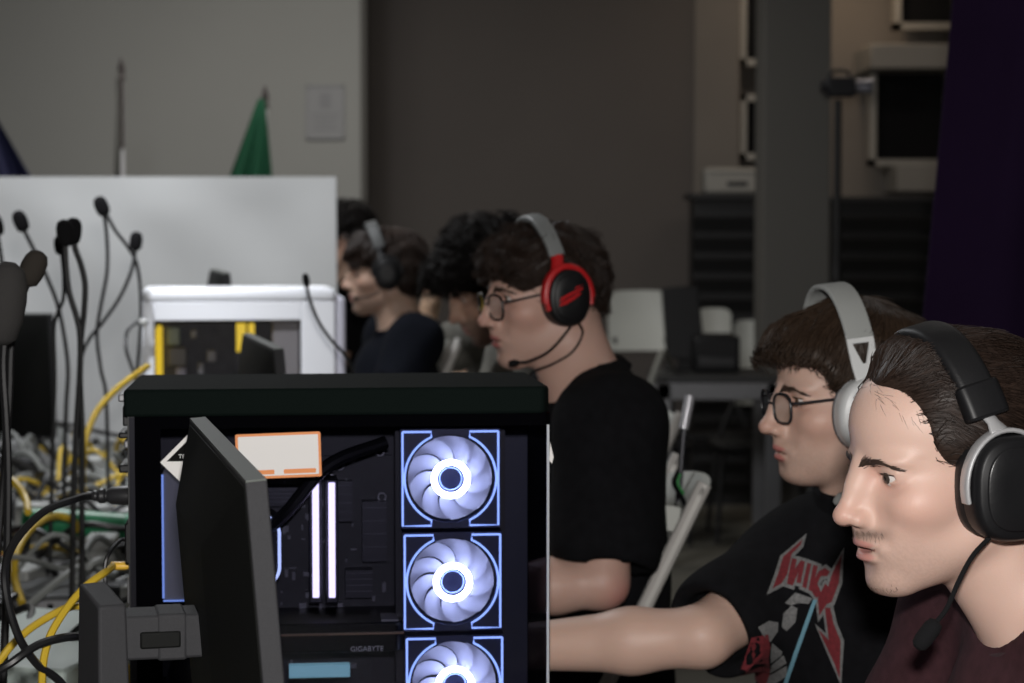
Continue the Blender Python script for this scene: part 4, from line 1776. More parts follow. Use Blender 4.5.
PRINT_LETTERS = [
    [(315, 45), (308, 72), (272, 112), (262, 200), (240, 240), (205, 262), (222, 200), (235, 125)],
    [(275, 130), (298, 135), (292, 178), (316, 140), (336, 145), (322, 240), (302, 236), (310, 190), (286, 250), (262, 242)],
    [(347, 150), (366, 155), (348, 262), (329, 255)],
    [(376, 158), (396, 165), (376, 275), (357, 268)],
    [(452, 188), (430, 172), (402, 185), (380, 230), (374, 280), (392, 302), (415, 292), (412, 272), (400, 277), (397, 240), (412, 207), (440, 207)],
    [(462, 195), (500, 110), (492, 235), (462, 320), (440, 330), (407, 380), (400, 305), (432, 240), (446, 252)],
    [(432, 345), (455, 345), (472, 420), (500, 490), (492, 660), (470, 590), (402, 442), (448, 488)]]
PRINT_GREY = [[(145, 425), (185, 400), (220, 410), (215, 450), (185, 495), (160, 460)],
              [(290, 280), (370, 305), (350, 330), (310, 325), (270, 335), (245, 325)],
              [(240, 370), (275, 335), (300, 350), (290, 410), (250, 450), (232, 430)],
              [(190, 500), (225, 545), (215, 565), (165, 600)], [(228, 560), (238, 600), (140, 660), (160, 615)], [(238, 612), (236, 660), (150, 720), (110, 720), (135, 670)]]
PRINT_RED = [[(120, 470), (180, 460), (182, 520), (130, 690), (105, 740), (10, 740), (30, 680)]]
PRINT_BLUE = [[(374, 310), (392, 312), (222, 740), (200, 740)]]
M_PGREY = mat('print_grey_ink', (.16, .16, .16), .85, noise=.35, nscale=250)
M_PRED = mat('print_red_ink', (.15, .014, .020), .85, noise=.25, nscale=200)
M_PBLUE = mat('print_blue_ink', (.14, .30, .38), .85)
decal('shirt_print_outline', [grow([cp(*q) for q in pl], .0042) for pl in PRINT_LETTERS], frame2, bvh2, M_PGREY, shirt2, .0010)
decal('shirt_print_lettering', [[cp(*q) for q in pl] for pl in PRINT_LETTERS], frame2, bvh2, M_PRED, shirt2, .0018)
decal('shirt_print_picture', [[cp(*q, 1.0) for q in pl] for pl in PRINT_GREY], frame2, bvh2, M_PGREY, shirt2, .0012)
decal('shirt_print_drape', [[cp(*q, 1.0) for q in pl] for pl in PRINT_RED], frame2, bvh2, M_PRED, shirt2, .0012)
decal('shirt_print_bar', [[cp(*q, 1.0) for q in pl] for pl in PRINT_BLUE], frame2, bvh2, M_PBLUE, shirt2, .0020)
jeans_shoes(p2, J2, M_JEANS, M_SHOE)
headset(HM2, 'white headset with a wide light grey headband worn by the player in the printed t-shirt', 'headsets worn by players',
        band=M_GREYFABRIC, yoke=M_WHITEPLASTIC, cup=M_WHITEPLASTIC, cushion=M_GREYCUSH, cap=M_WHITEPLASTIC,
        cx=.002, cz=-.020, a=.046, b=.050, n=2.2, top=(.012, .146), bw=.038, bt=.008, band_end=56, W=.100, yoke_style='plate', y0=.070, depth=.042,
        boom=[(.004, .100, -.056), (.016, .098, -.082), (.030, .088, -.110), (.038, .078, -.124)], foam=(.006, .018), foam_m=M_GREYFABRIC)
eyeglasses(HM2, 'black rectangular glasses of the player in the printed t-shirt', M_GLASSFRAME, MATS['spectacle_lens'], 'glasses worn by players', ez=-.010)

# --- third player: plain black t-shirt, glasses, red and black headset
HM3 = head_from_nose(478, 322, 3.45, R(20), R(7))
H3 = HeadFrame(HM3)
c3 = HM3.translation
nb3 = Vector((at(590, 392, 3.45).x, 3.46, at(590, 392, 3.45).z))
pv3 = nb3 + Vector((.02, .03, -.60))
J3 = joint_set(H3, nb3, pv3, R(8), sh=.185, sh_drop=.05,
               elbows=[at(603, 583, 3.20), c3 + Vector((.12, .24, -.42))],
               wrists=[at(440, 592, 3.20), c3 + Vector((-.16, .20, -.44))])
p3, vol3 = body(dict(tone=(.58, .37, .30), neck=.060, face=dict(open_mouth=.0004, smile=.001),
                     skin=dict(stubble=.12, lip=(.44, .16, .15), red_spots=[(J3['eL'] + np.array([.03, -.02, -.02]), .035, .6, (.52, .16, .14))])), H3, J3, .0028)
tag(p3, 'young man in a plain black t-shirt and glasses seated behind the lit computer', 'person', 'players seated along the table')
O3 = p3.location.copy()
eyes(p3, H3, O3, gaze=(1, 0, -.15))
brows_lashes(p3, vol3, H3, O3, M_BROW, 1.1)
hair(p3, H3, O3, M_HAIR_DARK,
     [((-.010, 0, .034), (.094, .086, .080)), ((.036, 0, .056), (.064, .068, .046)), ((-.040, 0, .012), (.066, .076, .078))],
     [((.120, 0, -.026), (.080, .095, .080), .008), ((.070, 0, -.040), (.075, .13, .076), .008), ((.05, 0, -.105), (.16, .15, .060), .010)],
     h=.004, noise=.008, nfreq=85, n=4200, length=.055, flow='crown', r0=.0010, jitter=.36, lift=.012, seed=6)
tshirt(p3, J3, M_BLACKCLOTH, e=.016, h=.007, collar_tilt=.55, collar_r=(.082, .088), seed=3, sleeve=.74, sleeve_e=.022, wrinkle=.004)
jeans_shoes(p3, J3, M_JEANS, M_SHOE)
# a red slash mark on the cup
E3 = [[(-x, y) for x, y in q] for q in [[(-.022, -.006), (-.004, .002), (.020, .010), (.023, .014), (.000, .008), (-.018, .002)],
      [(-.024, -.012), (-.010, -.010), (.006, -.003), (.018, .004), (.014, .006), (-.004, -.001), (-.016, -.005)],
      [(.008, .012), (.022, .018), (.010, .016)]]]
headset(HM3, 'black headset with red ring and red emblem worn by the player in plain black', 'headsets worn by players',
        band=mat('grey_band_leatherette', (.20, .21, .21), .5), pad=M_BLKLEATHER, yoke=M_REDPLASTIC, cup=M_BLKPLASTIC, cushion=M_BLKLEATHER, cap=M_BLKPLASTIC,
        cx=-.004, cz=-.008, a=.038, b=.048, n=2.2, top=(.008, .125), bw=.028, bt=.012, band_end=62, W=.098, yoke_style='arch', tilt=.12,
        ring=(M_REDPLASTIC, -20, 200), mark=(M_REDPLASTIC, E3), y0=.068, depth=.044,
        boom=[(-.008, .098, -.050), (.004, .098, -.064), (.034, .088, -.092), (.062, .066, -.106), (.078, .050, -.108)], foam=(.006, .018), foam_m=M_FOAM,
        cable=([(-.018, .098, -.050), (-.024, .096, -.072), (-.004, .090, -.100), (.030, .080, -.116), (.060, .060, -.128), (.07, .05, -.16)], .0022))
eyeglasses(HM3, 'dark rimmed glasses of the player in plain black', M_GLASSFRAME, MATS['spectacle_lens'], 'glasses worn by players', ez=-.013, w=.0265, h=.0212)

# --- fourth player: curly hair, looking down
HM4 = head_from_nose(449, 322, 4.65, R(15), R(26))
H4 = HeadFrame(HM4)
c4 = HM4.translation
nb4 = c4 + Vector((.105, .02, -.125))
pv4 = nb4 + Vector((.08, .03, -.54))
J4 = joint_set(H4, nb4, pv4, R(10))
p4, vol4 = body(dict(tone=(.46, .29, .21), neck=.055, face=dict(open_mouth=.0002),
                     skin=dict(stubble=.75, moustache=.7, lip=(.34, .15, .13))), H4, J4, .0038, h_body=.010)
tag(p4, 'bearded young man with curly black hair looking down at the table', 'person', 'players seated along the table')
O4 = p4.location.copy()
eyes(p4, H4, O4, gaze=(1, 0, -.3))
brows_lashes(p4, vol4, H4, O4, M_HAIR_BLACK, 1.4)
hair(p4, H4, O4, M_HAIR_BLACK,
     [((-.020, 0, .042), (.118, .098, .090)), ((.054, 0, .056), (.074, .082, .056)), ((-.05, 0, .0), (.080, .090, .080))],
     [((.120, 0, -.025), (.078, .10, .078), .010), ((.05, 0, -.110), (.18, .16, .062), .012), ((.07, 0, -.05), (.070, .14, .07), .010)],
     h=.005, noise=.012, nfreq=95, n=3600, length=.045, flow='crown', r0=.0013, jitter=.8, lift=.032, curl=.009, seed=8)
tshirt(p4, J4, M_GREYCLOTH, h=.009, seed=4)
jeans_shoes(p4, J4, M_JEANS, M_SHOE)

# --- fifth player: navy t-shirt, black headset with grey band
HM5 = head_from_nose(341, 286, 5.85, R(8), R(4))
H5 = HeadFrame(HM5)
c5 = HM5.translation
nb5 = c5 + Vector((.055, .0, -.165))
pv5 = nb5 + Vector((.0, .03, -.58))
J5 = joint_set(H5, nb5, pv5, R(14), sh=.185,
               elbows=[at(394, 396, 5.60), c5 + Vector((.0, .24, -.42))],
               wrists=[at(333, 384, 5.50), c5 + Vector((-.22, .20, -.44))])
p5, vol5 = body(dict(tone=(.50, .34, .26), neck=.055, face=dict(open_mouth=.0004),
                     skin=dict(stubble=.35, lip=(.40, .17, .15))), H5, J5, .0042, h_body=.010)
tag(p5, 'young man in a navy t-shirt facing the white computer', 'person', 'players seated along the table')
O5 = p5.location.copy()
eyes(p5, H5, O5)
brows_lashes(p5, vol5, H5, O5, M_HAIR_DARK, 1.3)
hair(p5, H5, O5, M_HAIR_DARK,
     [((-.020, 0, .036), (.108, .088, .084)), ((.036, 0, .052), (.064, .072, .048)), ((-.055, 0, -.01), (.070, .080, .080))],
     [((.120, 0, -.035), (.080, .090, .080), .008), ((.070, 0, -.045), (.075, .13, .070), .008), ((.05, 0, -.125), (.16, .15, .060), .010)],
     h=.005, noise=.006, n=2200, length=.06, flow='crown', r0=.0014, jitter=.3, lift=.008, seed=9)
tshirt(p5, J5, M_NAVY, h=.009, seed=5, sleeve=.72)
jeans_shoes(p5, J5, M_JEANS, M_SHOE)
headset(HM5, 'black headset with grey headband worn by the player in navy', 'headsets worn by players',
        band=mat('dark_grey_band', (.06, .063, .063), .6), pad=M_BLKLEATHER, yoke=M_BLKPLASTIC, cup=M_BLKPLASTIC, cushion=M_BLKLEATHER, cap=M_BLKPLASTIC,
        cx=-.004, cz=-.008, a=.038, b=.046, n=2.2, top=(.026, .134), bw=.034, bt=.012, band_end=62, W=.098, yoke_style='arch', y0=.070, depth=.044,
        boom=[(.005, .095, -.040), (.030, .090, -.062), (.060, .072, -.070), (.080, .055, -.072)], foam=(.006, .016), foam_m=M_FOAM)

# --- two more people further back
HM6 = head_from_nose(306, 252, 7.4, R(10), R(4))
H6 = HeadFrame(HM6)
c6 = HM6.translation
nb6 = c6 + Vector((.055, 0, -.165))
pv6 = nb6 + Vector((.06, .02, -.62))
J6 = joint_set(H6, nb6, pv6, R(8))
p6, vol6 = body(dict(tone=(.46, .30, .22), face=dict(open_mouth=.0003), skin=dict(stubble=.3)), H6, J6, .005, h_body=.012)
tag(p6, 'person with short black hair, mostly hidden behind the white panel edge', 'person', 'people further back')
O6 = p6.location.copy()
eyes(p6, H6, O6)
brows_lashes(p6, vol6, H6, O6, M_HAIR_BLACK, 1.4, 80)
hair(p6, H6, O6, M_HAIR_BLACK,
     [((-.022, 0, .052), (.112, .090, .092)), ((.036, 0, .066), (.066, .074, .054)), ((-.06, 0, .0), (.070, .080, .080))],
     [((.115, 0, -.02), (.080, .10, .080), .008), ((.05, 0, -.110), (.16, .15, .060), .010)],
     h=.006, noise=.008, n=900, length=.05, flow='crown', r0=.0018, jitter=.4, lift=.012, seed=10)
tshirt(p6, J6, M_BLACKCLOTH, h=.011, seed=6)
jeans_shoes(p6, J6, M_JEANS, M_SHOE)

HM7 = head_from_nose(440, 285, 6.3, R(8), R(20))
H7 = HeadFrame(HM7)
c7 = HM7.translation
nb7 = c7 + Vector((.085, 0, -.14))
pv7 = nb7 + Vector((.10, .03, -.55))
J7 = joint_set(H7, nb7, pv7, R(8), elbows=[at(418, 364, 6.12), c7 + Vector((.0, .24, -.40))], wrists=[at(430, 306, 6.14), c7 + Vector((-.2, .20, -.42))])
p7, vol7 = body(dict(tone=(.52, .34, .22), curl=.7, face=dict(open_mouth=.0003), skin=dict(stubble=.2)), H7, J7, .005, h_body=.010)
tag(p7, 'person leaning the head on one raised bare arm behind the curly haired player', 'person', 'people further back')
O7 = p7.location.copy()
eyes(p7, H7, O7)
hair(p7, H7, O7, M_HAIR_BLACK,
     [((-.022, 0, .052), (.110, .088, .088)), ((-.06, 0, .0), (.070, .080, .080))],
     [((.115, 0, -.02), (.080, .10, .080), .008), ((.05, 0, -.110), (.16, .15, .060), .010)],
     h=.006, noise=.006, n=700, length=.05, flow='crown', r0=.0018, jitter=.3, lift=.010, seed=12)
tshirt(p7, J7, M_GREYCLOTH, h=.011, seed=7)
jeans_shoes(p7, J7, M_JEANS, M_SHOE)
# ------------------------------------------------------------------ tables, chairs, desk
ROW = R(11.3)
TO = Vector((.165, 1.9, 0))
TU = Vector((-math.sin(ROW), math.cos(ROW), 0))      # along the row of players
TV = Vector((math.cos(ROW), math.sin(ROW), 0))       # towards the players
TZ = .74


def tp(u, v, z=0.0):
    return TO + TU * u + TV * v + Vector((0, 0, z))


M_TABLE = mat('grey_table_laminate', (.10, .10, .098), .5, noise=.08, nscale=20)
M_STEEL = mat('grey_table_steel', (.22, .22, .23), .4, metal=.4)


def table(u0, u1, v0, v1, label):
    c = tp((u0 + u1) / 2, (v0 + v1) / 2)
    t = thing('folding_table', label, 'table', c, ROW, group='tables pushed together in two rows')
    L, W = abs(u1 - u0) - .006, abs(v1 - v0) - .006
    MB().bx(-W / 2, W / 2, -L / 2, L / 2, TZ - .028, TZ).build('table_top', M_TABLE, t, bevel=.004)
    MB().bx(-W / 2 + .06, W / 2 - .06, -L / 2 + .06, L / 2 - .06, TZ - .07, TZ - .028).build('apron', M_STEEL, t)
    for sx in (-1, 1):
        for sy in (-1, 1):
            lg = MB().tube([(sx * (W / 2 - .07), sy * (L / 2 - .09), TZ - .03), (sx * (W / 2 - .05), sy * (L / 2 - .07), .012)], .016, 10).build('leg', M_STEEL, t)
            MB().lathe([(.02, 0), (.02, .018), (.016, .022)], (sx * (W / 2 - .05), sy * (L / 2 - .07), 0), None, 12).build('foot_cap', M_BLACKLOUVRE, lg)
    return t


us = [-.75, .80, 2.35, 3.90, 5.0]
names = ['under the black monitor nearest the camera', 'behind the big black computer, under the green tube', 'carrying the white computer', 'running up to the white panel']
for k in range(4):
    table(us[k], us[k + 1], -.64, .05, 'grey table on the players side, ' + names[k])
names = ['on the far side nearest the camera, under the big grey microphone', 'at the near left, under the loose power cables', 'on the far side, under the foam microphones', 'on the far side, by the black screen at the white panel']
for k in range(4):
    table(us[k], us[k + 1], -1.33, -.64, 'grey table ' + names[k])

M_CHAIR = mat('white_chair_plastic', (.55, .56, .52), .45)
M_CHAIRTUBE = mat('white_chair_tube', (.58, .56, .53), .35, metal=.1)


def chair(label, loc, rz, group='white folding chairs of the players', hb=1.0):
    """white folding chair: local -X is the front"""
    t = thing('folding_chair', label, 'chair', loc, rz, group=group)
    mb = MB()
    mb.prism(rrect(.40, .40, .07, 5), .432, .455)
    mb.build('seat', M_CHAIR, t, bevel=.005)
    # backrest plate between two straight leaning tubes
    vs, fs = [], []
    NU, NV = 12, 8
    for sg in (0, 1):
        for j in range(NV + 1):
            v = j / NV
            for i in range(NU + 1):
                u = -1 + 2 * i / NU
                z = (.76 + .25 * v) * hb - .018 * u * u * (2 * v - 1)
                x = -.166 + .480 * z / hb + .030 * (1 - u * u) + sg * .012
                vs.append((x - .006, u * .205, z))
    n1 = (NU + 1) * (NV + 1)
    for j in range(NV):
        for i in range(NU):
            q = j * (NU + 1) + i
            fs += [(q, q + NU + 1, q + NU + 2, q + 1), (n1 + q, n1 + q + 1, n1 + q + NU + 2, n1 + q + NU + 1)]
    for j in range(NV):
        for i in (0, NU):
            q = j * (NU + 1) + i
            fs.append((q, q + NU + 1, n1 + q + NU + 1, n1 + q))
    for i in range(NU):
        for j in (0, NV):
            q = j * (NU + 1) + i
            fs.append((q, q + 1, n1 + q + 1, n1 + q))
    MB().add(vs, fs).build('backrest', M_CHAIR, t, angle=60)
    for s in (-1, 1):
        MB().tube(spline([(-.160, s * .212, .012), (.074, s * .212, .5 * hb), (.304, s * .212, .98 * hb), (.316, s * .212, 1.005 * hb)], 5), .0125, 10).build('frame_tube', M_CHAIRTUBE, t)
        MB().tube([(.24, s * .188, .012), (.05, s * .188, .30), (-.06, s * .188, .43)], .0115, 10).build('leg', M_CHAIRTUBE, t)
    MB().tube([(.17, -.188, .115), (.17, .188, .115)], .009, 8).build('crossbar', M_CHAIRTUBE, t)
    MB().tube([(-.112, -.212, .11), (-.112, .212, .11)], .009, 8).build('crossbar', M_CHAIRTUBE, t)
    return t


# the third player's chair is the one whose back shows
chair('white folding chair with a lanyard hanging on its back, behind the plain black t-shirt', (at(703, 490, 3.35).x - .33, pv3.y + .02, 0), R(1))
chair('white folding chair under the curly haired player looking down', (pv4.x - .12, pv4.y, 0), R(12))
chair('white folding chair under the player in the navy t-shirt', (at(446, 350, 5.85).x - .32, pv5.y, 0), R(12), hb=1.1)
chair('white folding chair under the player in the printed t-shirt', (pv2.x - .10, pv2.y, 0), R(25))
chair('white folding chair under the nearest player in burgundy', (pv1.x - .10, pv1.y, 0), R(11))
chair('white folding chair of the dark haired person at the white panel edge', (pv6.x - .10, pv6.y, 0), R(8), 'white folding chairs of the people further back')
chair('white folding chair of the person leaning on a raised arm', (pv7.x - .10, pv7.y, 0), R(8), 'white folding chairs of the people further back')

# lanyard and chrome rod at the third player's chair
q = at(676, 500, 3.50)
t = thing('lanyard', 'green and black lanyard hanging on the white chair back behind the plain black t-shirt', 'lanyard', q)
MB().tube(spline([(.004, 0, .050), (-.004, -.004, .03), (.012, -.006, 0), (.018, -.004, -.03), (.008, -.004, -.055), (-.006, -.004, -.03)], 6), .006, 6, flat=.5).build('black_strap', M_BLACKCLOTH, t)
MB().tube(spline([(.006, -.008, .045), (.002, -.012, .03), (.012, -.012, .012)], 6), .0055, 6, flat=.5).build('green_strap', mat('green_ribbon', (.03, .26, .06), .7), t)
MB().tube(spline([(.012, -.010, -.035), (.020, -.010, -.05), (.008, -.010, -.062)], 6), .0055, 6, flat=.5).build('green_strap', MATS['green_ribbon'], t)
MB().prism(rrect(.028, .042, .004, 3), -.001, .001, Matrix.Translation((-.010, -.012, -.030)) @ Euler((PI / 2, .2, 0)).to_matrix().to_4x4()).build('badge', M_CHAIR, t)
a, b = at(690, 396, 3.62), at(677, 462, 3.60)
t = thing('chrome_rod', 'thin bright rod sticking up above the white chair back', 'rod', b)
MB().tube([(0, 0, -.10), tuple((a - b) * .55)], .0055, 10).build('dark_shaft', mat('dark_shaft', (.03, .03, .035), .3, metal=.6), t)
MB().tube([tuple((a - b) * .5), tuple(a - b)], .0085, 12).build('lit_tip', mat('lit_end_chrome', (.75, .75, .80), .25, metal=.5), t)  # the rod's lit end, put in as a paler metal

# grey steel desk further back with a screen and a box on it
Yd = 8.7
dl, dr = at(656, 500, Yd).x, at(780, 500, Yd).x
zt = at(700, 376, Yd).z
t = thing('steel_desk', 'grey steel framed desk against the back, carrying a black screen', 'desk', ((dl + dr) / 2, Yd, 0))
W = dr - dl
MB().bx(-W / 2, W / 2, 0, .50, zt - .03, zt).build('desk_top', mat('dark_desk_top', (.03, .03, .03), .5), t, bevel=.004)
MB().bx(-W / 2, W / 2, -.02, .02, zt - .10, zt - .03).build('front_rail', M_STEEL, t, bevel=.004)
for sx in (-1, 1):
    for y in (0, .46):
        lg = MB().bx(sx * (W / 2 - .03) - .032, sx * (W / 2 - .03) + .032, y - .02, y + .02, .012, zt - .03).build('leg', M_STEEL, t, bevel=.004)
        MB().lathe([(.025, 0), (.025, .012)], (sx * (W / 2 - .03), y, 0), None, 12).build('foot_cap', M_BLACKLOUVRE, lg)
q = at(714, 362, Yd + .3)
t = thing('printer', 'black box shaped machine standing on the grey steel desk', 'printer', (q.x, Yd + .31, zt))
MB().bx(-.10, .10, -.14, .14, 0, .16).build('body', M_BLKPLASTIC, t, bevel=.015)
MB().bx(-.08, .08, -.15, -.13, .03, .07).build('tray', mat('dark_tray', (.02, .02, .022), .4), t, bevel=.004)
q = at(686, 330, Yd + .3)
t = thing('display', 'black screen standing at the left end of the grey steel desk', 'monitor', (q.x, Yd + .36, zt))
MB().hexa([(-.08, -.015, .05), (.09, -.015, .05), (.09, .03, .05), (-.08, .03, .05), (-.10, .03, .36), (.06, .03, .37), (.06, .075, .37), (-.10, .075, .36)]).build('screen', M_BLKPLASTIC, t, bevel=.006)
MB().bx(-.03, .03, .0, .03, 0, .1).bx(-.09, .09, -.06, .08, 0, .012).build('stand', M_BLKPLASTIC, t, bevel=.004)
q = at(654, 345, Yd - .06)
t = thing('cable', 'pale cable hanging over the left end of the steel desk', 'cable', (q.x, Yd - .04, zt))
MB().tube(spline([(.10, .25, .02), (.05, .05, .10), (.02, -.02, .07), (-.02, -.045, -.06), (-.02, -.045, -.22), (.0, -.045, -.34)], 8), .012, 8).build('cord', mat('pale_cord', (.28, .28, .25), .6), t)


def plastic_chair(label, loc, rz, w=.17, top=1.10, low=.50):
    """white high backed chair"""
    t = thing('high_backed_chair', label, 'chair', loc, rz, group='white chairs at the back of the room')
    MB().prism(rrect(.42, .42, .06, 4), .43, .452).build('seat', M_BLKPLASTIC, t, bevel=.004)
    vs, fs = [], []
    N = 14
    rows = ((low, 0), ((low + top) / 2 - .04, .05), (top - .10, .08), (top - .03, .085))
    for sg in (0, 1):
        for r_, (z0, dz) in enumerate(rows):
            for i in range(N + 1):
                u = -1 + 2 * i / N
                zz = z0 + (.03 * math.sqrt(max(0, 1 - u ** 4)) if r_ == 3 else 0)
                vs.append((u * w, .20 + dz + .03 * (1 - u * u) + sg * .014, zz))
    n1 = 4 * (N + 1)
    for j in range(3):
        for i in range(N):
            q = j * (N + 1) + i
            fs += [(q, q + 1, q + N + 2, q + N + 1), (n1 + q, n1 + q + N + 1, n1 + q + N + 2, n1 + q + 1)]
    for j in range(3):
        for i in (0, N):
            q = j * (N + 1) + i
            fs.append((q, q + N + 1, n1 + q + N + 1, n1 + q))
    for i in range(N):
        for j in (0, 3):
            q = j * (N + 1) + i
            fs.append((q, q + 1, n1 + q + 1, n1 + q))
    MB().add(vs, fs).build('backrest', M_CHAIR, t, angle=60)
    for sx in (-1, 1):
        MB().tube([(sx * .17, -.17, .44), (sx * .20, -.20, .0)], .012, 8).build('leg', M_BLACKLOUVRE, t)
        MB().tube([(sx * w * .8, .24, low + .06), (sx * .16, .19, .44), (sx * .20, .24, .0)], .012, 8).build('leg', M_BLACKLOUVRE, t)
    return t


for lab, px, py, Y, w in (('white high chair back seen frontally between the plain black t-shirt and the steel desk', 641, 291, 9.7, .15),
                          ('white chair with rounded back showing above the black printer', 716, 309, 10.25, .085),
                          ('white chair with rounded back right of the black printer', 752, 321, 9.75, .075)):
    q = at(px, py, Y)
    plastic_chair(lab, (q.x, Y - .2, 0), 0, w, q.z, .86 if w > .1 else .6)
# ------------------------------------------------------------------ computers and monitors
M_CASE = mat('black_case_steel', (.010, .010, .011), .4, spec=.3)
M_CASETOP = mat('dark_green_black_top', (.004, .0072, .0062), .8, spec=.05)
M_INNER = mat('black_inner_tray', (.012, .012, .015), .5)
M_BOARD = mat('motherboard_black', (.014, .014, .016), .5, noise=.4, nscale=90)
M_HEATSINK = mat('heatsink_anthracite', (.05, .05, .055), .35, metal=.6)
M_FANFRAME = mat('fan_frame_navy_glow', (.022, .028, .065), .4)  # dark navy plastic, made bluer to carry the glow of the light guides
M_GUIDE = mat('fan_light_guide', (.3, .4, .7), .4, emit=(.30, .46, 1.0), estr=2.4)
M_BLADE = mat('frosted_fan_blade', (.46, .48, .56), .6, emit=(.50, .56, .90), estr=.24)
M_HUBGLOW = mat('fan_hub_led', (1, 1, 1), .4, emit=(.62, .70, 1.0), estr=27.0)
M_HUBDISC = mat('fan_hub_disc', (.015, .018, .04), .3)
M_RAMLED = mat('memory_led_bar', (1, 1, 1), .4, emit=(.76, .68, 1.0), estr=3.0)
M_TEAL = mat('teal_led_panel', (.2, .4, .45), .4, emit=(.26, .55, .62), estr=.75)
M_BLUELINE = mat('blue_led_line', (.3, .4, .7), .4, emit=(.25, .42, 1.0), estr=1.2)
M_LITPLATE = mat('lit_frosted_plate', (.16, .16, .17), .5, emit=(.22, .225, .25), estr=.26)
glass_mat('tinted_side_glass', (.66, .66, .72), .03, .07)
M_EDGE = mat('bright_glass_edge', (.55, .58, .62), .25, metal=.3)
M_STICKER = mat('sticker_white', (.78, .76, .74), .5)
M_ORANGE = mat('sticker_orange', (.80, .26, .06), .5)
M_BLKSTICK = mat('sticker_black', (.006, .006, .006), .8, spec=.08)
M_TXT = mat('white_print', (.70, .70, .70), .5)

PW, PD, PH = .492, .245, .506
PCL = at(127, 389, 2.375)
PRZ = R(6.0)
PC = thing('gaming_computer', 'big black computer with glass side and three glowing fans, nearest on the table', 'computer', (PCL.x, PCL.y, TZ), PRZ)
PCM = Matrix.Translation((PCL.x, PCL.y, TZ)) @ Matrix.Rotation(PRZ, 4, 'Z')
PCI = PCM.inverted()


def pl(px, py, y=0.0):
    """point of the case frame on its plane y seen at a pixel"""
    o = PCI @ Vector(cam.location)
    q = PCI @ at(px, py, 2.0)
    d = q - o
    return o + d * ((y - o.y) / d.y)


H0 = .014      # feet height
mb = MB()
mb.bx(0, .008, 0, PD, H0, PH - .03).bx(0, PW, PD - .008, PD, H0, PH - .03)
mb.build('rear_and_back_panel', M_CASE, PC, smooth=False)
MB().bx(-.002, PW, 0, PD, H0, H0 + .03).build('bottom_panel', M_CASE, PC, bevel=.003)
mb = MB()
mb.prism([(-.004, -.003), (PW - .010, -.003), (PW - .002, .012), (PW - .002, PD + .002), (-.004, PD + .002)], PH - .032, PH)
mb.build('top_panel', M_CASETOP, PC, bevel=.004)
for sx in (.05, PW - .05):
    MB().bx(sx - .03, sx + .03, .02, PD - .02, 0, H0).build('foot', M_BLKPLASTIC, PC, bevel=.003)
MB().bx(.010, PW - .075, .170, .178, H0 + .03, PH - .035).build('motherboard_tray', M_INNER, PC, smooth=False)
mbd = MB()
a, b = pl(232, 640, .164), pl(392, 455, .164)
mbd.bx(a.x, b.x, .160, .168, a.z - .06, b.z)
board = mbd.build('motherboard', M_BOARD, PC, smooth=False)
mb = MB()
g = np.random.default_rng(21)
for k in range(95):
    x = a.x + .008 + (b.x - a.x - .016) * g.random()
    z = a.z - .05 + (b.z - a.z + .04) * g.random()
    w, h = .002 + .007 * g.random(), .002 + .009 * g.random()
    mb.bx(x - w / 2, x + w / 2, .154 - .004 * g.random(), .161, z - h / 2, z + h / 2)
mb.build('board_chips', mat('board_chip_grey', (.16, .16, .17), .35, metal=.4), board, smooth=False)
for (x0, x1, y0, y1) in ((238, 300, 486, 505), (244, 262, 506, 560), (345, 372, 568, 596), (338, 352, 480, 520), (362, 386, 500, 560)):
    p0, p1 = pl(x0, y1, .15), pl(x1, y0, .15)
    hs = MB().bx(p0.x, p1.x, .135, .161, p0.z, p1.z)
    for k in range(4):
        zz = p0.z + (p1.z - p0.z) * (k + .6) / 4.6
        hs.bx(p0.x, p1.x, .131, .136, zz, zz + (p1.z - p0.z) * .12)
    hs.build('heatsink', M_HEATSINK, board, smooth=False)
for px, py in ((380, 452), (382, 540), (352, 458), (357, 592), (340, 466), (382, 497)):
    q = pl(px, py, .15)
    MB().torus(.0048, .0016, (q.x, .152, q.z), Euler((PI / 2, 0, 0)).to_matrix(), 20, 6).build('screw', M_STEEL, board)
# memory sticks
for x0, x1 in ((309.5, 322), (326, 338)):
    p0, p1 = pl(x0, 604, .10), pl(x1, 480, .10)
    st = MB().bx(p0.x, p1.x, .104, .160, p0.z, p1.z).build('memory_stick', M_HEATSINK, PC, bevel=.0015)
    c0, c1 = pl((x0 + x1) / 2 - 3.0, 598, .098), pl((x0 + x1) / 2 + 3.0, 483, .098)
    mb = MB().bx(c0.x, c1.x, .098, .105, c0.z, c1.z - .000)
    mb.build('led_bar', M_RAMLED, st, bevel=.001)
# pump head with a bright outline
q = pl(254, 551, .095)
pm = MB().prism([(x + q.x, y + q.z) for x, y in rrect(.066, .090, .022, 6)], -.160, -.100, Matrix.Rotation(PI / 2, 4, 'X'))
pump = pm.build('cooler_pump', M_BLKPLASTIC, PC, angle=50)
mb = MB()
pts = [(x + q.x, .0975, y + q.z) for x, y in rrect(.061, .085, .022, 8)]
mb.tube(pts + [pts[0]], .0019, 8, cap=False)
mb.build('light_ring', mat('pump_led', (.5, .6, .9), .4, emit=(.5, .62, 1.0), estr=2.2), pump)
MB().torus(.0065, .0014, (q.x + .026, .0965, q.z + .034), Euler((PI / 2, 0, 0)).to_matrix(), 24, 6).build('hose_fitting', M_STEEL, pump)
MB().tube(spline([(q.x + .01, .10, q.z + .02), (q.x + .04, .075, q.z + .05), (q.x + .09, .08, q.z + .105), (q.x + .16, .10, q.z + .13)], 8), .008, 10).build('coolant_hose', M_BLKPLASTIC, pump)
